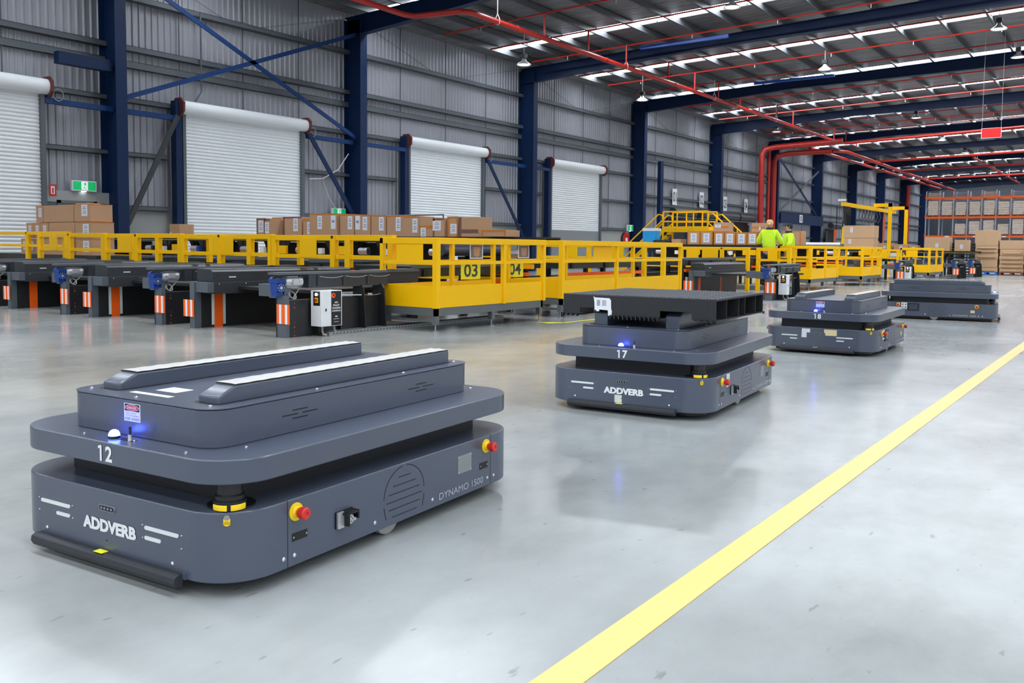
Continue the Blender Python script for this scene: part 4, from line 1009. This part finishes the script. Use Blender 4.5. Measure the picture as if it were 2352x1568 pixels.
s_ = M(); s_.rect((-22.44,69.7,3.5),Y,Z,.75,.6,.01,0); s_.text('05',(-22.43,69.7,3.5),Y,Z,.42,.5,1,.02); s_.build('dock_number_sign', [white, inkM], label='white dock number sign reading 05 on the blue lintel', cat='sign')
# loading docks: dark openings with rolled shelters
for k, y_ in enumerate((48.8,52.4,55.7,58.8,80,90)):
    T = thing('dock_door', 'dark dock opening with rolled curtain, %s from the left' % ('first','second','third','fourth','fifth','sixth')[k], 'dock door', (-23.2,y_,0), 0, 'loading docks along the wall')
    M().box((0,-1.35,0),(.12,1.35,2.9)).build('opening', nearblack, T)
    M().cyl((.5,-1.45,3.2),(.5,1.45,3.2),.26,n=14).build('rolled_curtain', charcoal, T, smooth=True)
    M().box((.0,-1.45,2.9),(.7,1.45,2.96)).build('head_shelf', greyst, T)
    for s0 in (-1.4,1.35): M().box((.1,s0,0),(.22,s0+.05,2.75)).build('side_post', greyst, T)
    if k % 2 == 0: M().bc((.5,0,3.1),(.3,.8,.25)).build('dock_lamp', black, T)
M().box((-22.5,44.9,0),(-22.3,45.25,5.9)).build('slotted_post', navy, label='tall narrow blue post beside the fourth column, left of dock number 01', cat='post')
# hose reel
hr = thing('hose_reel', 'red and black fire hose reel on the wall under the small exit sign', 'hose reel', (-23.44,42.9,1.55))
M().cyl((0,0,0),(.12,0,0),.38,n=24).build('hose', rubber, hr, smooth=True); M().cyl((.12,0,0),(.15,0,0),.36,n=24).build('drum', redM, hr, smooth=True); M().cyl((.15,0,-.02),(.17,0,-.02),.12,n=16).build('hub', white, hr)
# handrail pipe over the carton row
M().tube([(-14.3,14.4,1.75),(-12.2,14.4,1.76),(-12.2,14.4,.0)],.02,8).build('pipe_rail', greyst, label='thin grey pipe rail above the carton row in front of a roller door', cat='rail')
# white cable drops on the wall
M().tube([(-23.1,22.1,4.3),(-23.1,21.6,3.7),(-23.1,20.9,3.35),(-23.1,20.3,3.3)],.02,6).build('wall_cable', wireM, label='pale drooping cable between the big roller door and the second column', cat='cable')
M().tube([(-23.1,20.9,3.3),(-23.1,21.2,2.7),(-23.1,21.5,2.35)],.015,6).build('wall_cable', wireM, label='short pale cable end hanging above the exit sign by the second column', cat='cable')
M().tube([(-23.15,16.2,7.9),(-23.15,16.2,6.4),(-23.15,16.2,5.6),(-23.15,16.0,5.3)],.025,6).build('wall_conduit', girtM, label='thin conduit dropping to the big roller door barrel', cat='conduit')
# blue crane bits under the roof
for k, (a, b, y_) in enumerate(((-17.6,-14.0,21.8),(-17.0,-13.3,32.2),(-16.0,-12.2,42.0))):
    M().box((a,y_-.06,9.02),(b,y_+.06,9.14)).build('blue_roof_strut', mat('bright_blue_steel', (30,80,170), .4), label='bright blue strut near the roof, %s along the red main' % ('first','second','third')[k], cat='strut')

# ================================================================== CROSSOVER STAIR
cs = thing('crossover_stair', 'yellow crossover stair with handrails behind the long platform', 'stairs', (-17.35,38,0))
M().box((-1.1,-.5,1.85),(1.1,.5,1.95)).build('deck', yellow, cs)
for sx in (-1, 1):
    for yy in (-.5,.5):
        M().beam((sx*1.1,yy,1.9),(sx*3.2,yy,.05),.05,.2).build('stringer', yellow, cs)
        M().tube([(sx*1.1,yy,2.3),(sx*1.15,yy,2.62),(sx*1.35,yy,2.66),(sx*3.3,yy,.95),(sx*3.3,yy,.1)],.035,8).build('handrail', yellow, cs, smooth=True)
        M().tube([(sx*1.12,yy,2.25),(sx*3.3,yy,.5)],.03,6).build('middle_handrail', yellow, cs)
        M().box((sx*1.1-.03,yy-.03,0),(sx*1.1+.03,yy+.03,2.78)).build('post', yellow, cs); M().beam((sx*2.1,yy,1.0),(sx*2.1,yy,2.0),.05,.05).build('post', yellow, cs)
    for k in range(8): M().bc((sx*(1.25+.25*k),0,1.72-.22*k),(.22,.95,.03)).build('tread', charcoal, cs)
for yy in (-.5,.5):
    for z_ in (2.33,2.78): M().box((-1.1,yy-.03,z_-.03),(1.1,yy+.03,z_+.03)).build('guard_rail', yellow, cs)
    for xx in (-.4,.4): M().box((xx-.025,yy-.025,1.9),(xx+.025,yy+.025,2.78)).build('post', yellow, cs)
    M().box((-1.1,yy-.01,1.95),(1.1,yy+.01,2.1)).build('toe_board', yellow, cs)
bb = M(); bb.prism([(-.28,0),(.1,0),(.34,.95),(.34,1.25),(-.30,1.25)],-.25,.25,'y'); bb = bb.build('plastic_bin', binB, label='sky blue plastic bin standing under the stair', cat='bin'); bb.location = (-18.6,36.6,.62)
M().box((-.3,-.27,1.25),(.36,.27,1.38)).build('lid', white, bb); M().box((-.28,-.22,-.62),(.12,.22,0)).build('stand', charcoal, bb)
dm = thing('machine_unit', 'dark machine unit standing under the stair beside the blue bin', 'machine', (-17.3,36.4,0))
M().box((-.9,-.4,0),(.9,.4,1.45)).build('cabinet', nearblack, dm, .02); M().cyl((-.5,-.45,1.2),(-.5,-.3,1.2),.28,n=18).build('fan_drum', charcoal, dm, smooth=True); M().cyl((.5,-.45,1.1),(.5,-.3,1.1),.3,n=18).build('fan_drum', charcoal, dm, smooth=True)

# ================================================================== GANTRY
gt = thing('hoist_gantry', 'yellow hoist gantry with hanging cables behind the big stacked cartons', 'gantry', (-10.5,38.5,0))
gx0 = 0
M().box((-.06,-.6,2.92),(.06,8.6,3.08)).build('runway_beam', yellow, gt)
M().box((-.42,.9,0),(-.27,1.05,3.3)).build('grey_post', greyst, gt)
for yy in (4.9,8.2):
    M().box((.55,yy-.07,0),(.69,yy+.07,3.26)).build('yellow_post', yellow, gt); M().box((-.1,yy-.07,3.1),(.69,yy+.07,3.26)).build('yellow_arm', yellow, gt)
for k in range(7):
    y0_ = -.5+.16*k; M().tube([(0,y0_,2.92),(.05,y0_,2.5),(-.02,y0_+.05,2.1-.05*k),(.02,y0_+.1,2.5),(0,y0_+.14,2.9)],.02,6).build('festoon_cable', black, gt)
for k in range(6):
    y0_ = 2.2+.55*k; M().tube([(0,y0_,2.9),(-.1,y0_+.12,2.55),(.02,y0_+.28,2.35),(.1,y0_+.42,2.6),(0,y0_+.55,2.9)],.02,6).build('festoon_cable', charcoal, gt)
M().tube([(-.3,-.3,2.9),(-.3,-.3,2.2),(-.33,-.3,1.75)],.02,6).build('hoist_cable', black, gt)
M().tube([(-.33,-.3,1.95),(-.36,-.3,1.2)],[.07,.04],8).build('orange_hose', mat('rust_orange_hose', (196,92,50), .5), gt, smooth=True)
M().tube([(.0,-.3,2.05),(-.03,-.3,1.35)],[.055,.06],8).build('yellow_lance', ylw2, gt, smooth=True)
M().tube([(.0,-.3,2.9),(.0,-.3,2.05)],.015,6).build('hoist_cable', wireM, gt)
M().tube([(.0,6.5,2.9),(.0,6.5,2.5),(-.02,6.5,1.1)],[.03,.06,.03],8).build('orange_hose', mat('rust_orange_hose', (196,92,50), .5), gt, smooth=True)
for k in range(3): M().bc((-.12+.1*k,-.62,3.16),(.09,.12,.08)).build('trolley', white, gt)
lw = M().box((-23.2,84,0),(-23.0,110,1.5)).build('white_partition', white, label='long low white partition wall beyond the yellow gantry', cat='partition')

# ================================================================== RACKING
rk = thing('pallet_rack', 'tall orange and grey drive-in pallet rack across the far end', 'rack', (-15.4,80,0))
NB = 14
for k in range(NB+1):
    x = 1.03*k
    for yy in (0, 1.4): M().box((x-.045,yy-.04,0),(x+.045,yy+.04,6.0)).build('upright', rackG, rk)
    M().beam((x,0,4.0),(x,1.4,5.4),.03,.03).build('upright_brace', rackG, rk)
    for z_ in (2.28,3.83,5.42): M().box((x-.06,-.05,z_-.05),(x+.06,-.0,z_+.28)).build('beam_connector', rackO, rk)
for z_ in (2.28,3.83,5.42):
    for yy in (-.03,1.4): M().box((0,yy-.03,z_-.08),(1.03*NB,yy+.03,z_+.08)).build('beam', rackO, rk)
    for k in range(NB+1): M().box((1.03*k-.12,0,z_+.04),(1.03*k+.12,1.4,z_+.08)).build('pallet_runner', rackG, rk)
for k in (2,4,6,9): M().rect((1.03*k-.4,-.065,2.28),X,Z,.3,.08,.005).build('rack_label', white, rk)
wp = None
def loadmesh(seed):
    r = random.Random(seed); m_ = M(); z = .12
    while z < 1.15:
        h = r.uniform(.12,.2); j = r.uniform(-.015,.015)
        m_.prism(rr(.78+r.uniform(-.02,.03),.95,.04,3,j,0), z, z+h*.96); z += h
    return m_
seqn = ['first','second','third','fourth','fifth','sixth','seventh','eighth','ninth','tenth','eleventh','twelfth','thirteenth','fourteenth']
for lev, z_ in enumerate((2.36,3.91)):
    for k in range(NB):
        if lev == 0 and k in (0,1): continue
        lab = 'wrapped pallet load in the %s level of the racking, %s bay from the left' % (('lower','upper')[lev], seqn[k])
        T = thing('wrapped_pallet_load', lab, 'pallet load', (-15.4+1.03*(k+.5),80.6,z_), 0, 'wrapped pallet loads in the racking')
        sc_ = 1.0 if lev else (.75 if k in (2,5) else 1.0)
        o = loadmesh(k+20*lev).build('wrapped_cartons', wrapM, T, .02); o.scale = (1,1,sc_)
        M().box((-.42,-.5,0),(.42,.5,.03)).build('pallet', palBrown, T); M().box((-.42,-.5,.08),(.42,.5,.12)).build('pallet_top', palBrown, T)
        for a in (-.38,0,.38): M().box((a-.04,-.5,.03),(a+.04,.5,.08)).build('pallet_block', palBrown, T)
for k in range(0, NB, 2):
    T = thing('empty_pallet_stack', 'loose stacked goods on the top beam of the racking, above bay %s from the left' % seqn[k], 'pallet stack', (-15.4+1.03*(k+.5),80.6,5.5), 0, 'goods on top of the racking')
    for j in range(4): M().box((-.42,-.5,.1*j),(.42,.5,.1*j+.05)).build('slat_layer', rackG if k % 4 else wrapM, T)
    for j in range(4): M().box((-.4,-.1,.1*j+.05),(.4,.1,.1*j+.1)).build('spacer', charcoal, T)
# ================================================================== CARTON STACKS ON FLOOR PALLETS
def wood_pallet(x, y, mt, label, w=1.0):
    T = thing('wooden_pallet', label, 'pallet', (x, y, 0))
    for k in range(5): M().box((-w/2,-.5+.22*k,.10),(w/2,-.5+.22*k+.12,.12)).build('top_board', mt, T)
    for a in (-w/2,-.05,w/2-.1): M().box((a,-.5,.02),(a+.1,.5,.10)).build('bearer', mt, T)
    for k in range(3): M().box((-w/2,-.5+.44*k,0),(w/2,-.5+.44*k+.12,.02)).build('bottom_board', mt, T)
wood_pallet(-6.36,47.5,palBlue,'bright blue pallet under the tallest cardboard stack')
wood_pallet(-5.3,47.5,palBrown,'red-brown pallet under the right cardboard stack')
def stackc(x, y, hs, w, d, nm_, g):
    z = .12
    for k, h in enumerate(hs):
        T = thing('cardboard_box', '%s carton from the floor in the %s' % (seqn[k], nm_), 'box', (x+.01*(-1)**k, y, z), 0, g)
        b = M(); b.box((-w/2,-d/2,0),(w/2,d/2,h-.008)); b.build('carton', card2, T, .03 if h < .35 else .008)
        if h < .35: M().prism([(-w*.42,-d/2-.0),(w*.42,-d/2-.0),(w*.36,-d/2-.05),(-w*.36,-d/2-.05)],h*.25,h*.55).build('bulging_flap', card2, T, .015)
        z += h
stackc(-6.36,47.5,(.22,.40,.28,.17,.17,.74),.98,.9,'tallest cardboard stack on the blue pallet','cartons of the tallest stack')
stackc(-5.3,47.5,(.19,.19,.19,.22,.30,.42),1.0,.9,'right cardboard stack on the red-brown pallet','cartons of the right stack')
wood_pallet(-4.2,47.2,palBrown,'red-brown pallet at the right picture edge'); stackc(-4.2,47.2,(.3,.3,.35,.4),.98,.9,'cardboard stack at the right picture edge','cartons of the edge stack')
# stack of black pallets
def pm_():
    m_ = M(); m_.box((-.5,-.5,.10),(.5,.5,.13)); m_.box((-.5,-.5,0),(.5,-.4,.02)); m_.box((-.5,.4,0),(.5,.5,.02)); m_.box((-.5,-.05,0),(.5,.05,.02))
    for a in (-.45,0,.45):
        for b in (-.45,0,.45): m_.box((a-.05,b-.05,.02),(a+.05,b+.05,.10))
    return m_
bp0 = pm_().build('plastic_pallet', palB, label='black plastic pallets piled in the stack left of the cardboard', cat='pallet', group='stacked black pallets by the cardboard')
bp0.location = (-7.25,46.0,0)
for k in range(1, 11): cpy(bp0, (-7.25+.01*(k % 2),46.0,.135*k))

# ================================================================== PEOPLE
def skin(name, verts, edges, mt, parent, root=0, sub=2):
    me = bpy.data.meshes.new(name); me.from_pydata([v[:3] for v in verts], edges, []); me.materials.append(mt)
    o = bpy.data.objects.new(name, me); C.objects.link(o); o.parent = parent
    sk_ = o.modifiers.new('s', 'SKIN'); sk_.use_smooth_shade = True
    for i, v in enumerate(verts):
        r = v[3]; me.skin_vertices[0].data[i].radius = (r if isinstance(r, tuple) else (r, r)); me.skin_vertices[0].data[i].use_root = (i == root)
    o.modifiers.new('u', 'SUBSURF').levels = sub; o.modifiers['u'].render_levels = sub
    return o
def person(loc, rz, label, h=1.74, hair=hairB, bun=True, cap=False, head_tilt=0.0, reach=.42, shirt_low=darkcl):
    P = thing('person', label, 'person', loc, rz, 'workers in hi-vis shirts')
    k = h/1.74
    def V(x, y, z, r): return (x*k, y*k, z*k, (r[0]*k, r[1]*k) if isinstance(r, tuple) else r*k)
    # local +y is where the person faces
    v = [V(0,0,.95,.11), V(0,0,1.15,.12), V(0,.0,1.35,.12), V(0,.0,1.46,.07), V(0,.01,1.53,.062),
         V(.17,0,1.40,.055), V(.28,.04,1.14,.043), V(.22,reach*.72,1.08,.034), V(.18,reach*.9,1.09,.028),
         V(-.17,0,1.40,.055), V(-.28,.04,1.14,.043), V(-.22,reach*.72,1.08,.034), V(-.18,reach*.9,1.09,.028),
         V(.10,0,.88,.085), V(.11,.02,.50,.06), V(.11,-.01,.10,.045), V(.11,.12,.04,.035),
         V(-.10,0,.88,.085), V(-.11,.02,.50,.06), V(-.11,-.01,.10,.045), V(-.11,.12,.04,.035)]
    e = [(0,1),(1,2),(2,3),(3,4),(2,5),(5,6),(6,7),(7,8),(2,9),(9,10),(10,11),(11,12),(0,13),(13,14),(14,15),(15,16),(0,17),(17,18),(18,19),(19,20)]
    for s_, w in ((1, 8), (-1, 12)):
        for j in range(4):
            i0 = len(v); xo = (-.026+.018*j)
            v += [V(s_*.18+xo,reach*.9+.06,1.088,.010), V(s_*.18+xo*1.15,reach*.9+.09+.006*(1.5-abs(j-1.5)),1.07,.0085), V(s_*.18+xo*1.15,reach*.9+.10,1.045,.0075)]
            e += [(w,i0),(i0,i0+1),(i0+1,i0+2)]
        i0 = len(v); v += [V(s_*.18-s_*.04,reach*.9+.03,1.08,.010), V(s_*.18-s_*.055,reach*.9+.06,1.06,.009)]; e += [(w,i0),(i0,i0+1)]
    # head grows out of the neck in the same surface
    i0 = len(v); v += [V(0,.015,1.61,(.080,.09)), V(0,.02,1.68,(.080,.09)), V(0,.015,1.73,.055)]; e += [(4,i0),(i0,i0+1),(i0+1,i0+2)]
    B = skin('body', v, e, skinM, P)
    # shirt and trousers follow the body
    sv = [V(0,0,.93,.19), V(0,0,1.10,.185), V(0,.0,1.33,.18), V(0,.0,1.47,.10), V(.17,0,1.42,.09), V(.30,.04,1.17,.078), V(-.17,0,1.42,.09), V(-.30,.04,1.17,.078), V(.28,.12,1.12,.066), V(-.28,.12,1.12,.066)]
    skin('hi_vis_shirt', sv, [(0,1),(1,2),(2,3),(2,4),(4,5),(2,6),(6,7),(5,8),(7,9)], hivis, P)
    cf = [V(.28,.11,1.12,.069), V(.26,.18,1.10,.055)]; skin('dark_cuff', cf, [(0,1)], darkcl, P); cf = [V(-.28,.11,1.12,.069), V(-.26,.18,1.10,.055)]; skin('dark_cuff', cf, [(0,1)], darkcl, P)
    M().lathe([(.105*k,1.50*k),(.085*k,1.545*k),(.075*k,1.54*k),(.09*k,1.49*k)], n=16).build('collar', darkcl, P, smooth=True)
    tv = [V(0,0,.93,.14), V(.10,0,.82,.105), V(.11,.02,.5,.08), V(.11,-.01,.08,.07), V(-.10,0,.82,.105), V(-.11,.02,.5,.08), V(-.11,-.01,.08,.07)]
    skin('trousers', tv, [(0,1),(1,2),(2,3),(0,4),(4,5),(5,6)], darkcl, P)
    for s_ in (-1, 1): M().prism(rr(.1*k,.27*k,.04*k,4,s_*.11*k,.05*k),0,.09*k).build('boot', black, P, .015)
    # face
    f_ = M()
    for s_ in (-1, 1): f_.lathe([(0,-.012),(.012,0),(0,.012)], (s_*.03*k,.098*k,1.665*k), 8, 0)
    f_.build('eyes', inkM, P, kind='stuff'); M().prism([(-.012*k,1.625*k),(.012*k,1.625*k),(.004*k,1.66*k),(-.004*k,1.66*k)],.09*k,.118*k,'y').build('nose', skinM, P, .004); M().bc((0,.1*k,1.6*k),(.045*k,.01*k,.008*k)).build('mouth', redI, P)
    for s_ in (-1, 1): M().cyl((s_*.074*k,.01*k,1.655*k),(s_*.088*k,.008*k,1.655*k),.022*k,.018*k,n=10).build('ear', skinM, P, smooth=True)
    hv = [V(0,-.018,1.645,(.102,.10)), V(0,-.008,1.70,(.104,.104)), V(0,.0,1.76,.065)]
    hv = [V(0,-.035,1.585,.07)]+hv
    skin('cap' if cap else 'hair', hv, [(i,i+1) for i in range(len(hv)-1)], darkcl if cap else hair, P)
    if bun: M().lathe([(0,-.045*k),(.035*k,-.03*k),(.048*k,0),(.035*k,.03*k),(0,.045*k)], (0,-.125*k,1.63*k), 14).build('hair_bun', hair, P, smooth=True)
    if cap: M().prism([(-.07*k,.05*k),(.07*k,.05*k),(.06*k,.16*k),(-.06*k,.16*k)],1.70*k,1.715*k).build('cap_peak', darkcl, P, .004); M().lathe([(.05*k,1.585*k),(.06*k,1.60*k),(.05*k,1.62*k)], (0,.03*k,0), 12).build('beard', hairD, P)
    return P
M().box((-9.15,23.1,0),(-7.95,23.95,.12)).build('work_step', greyst, label='low grey step board under the blonde worker', cat='step')
person((-8.40,23.5,.12), math.radians(8), 'person with blonde hair tied back, seen from behind in hi-vis yellow shirt', 1.76)
person((-8.62,25.7,.0), math.radians(125), 'person in dark cap and hi-vis shirt with dark shoulders, facing left', 1.84, hairD, False, True)
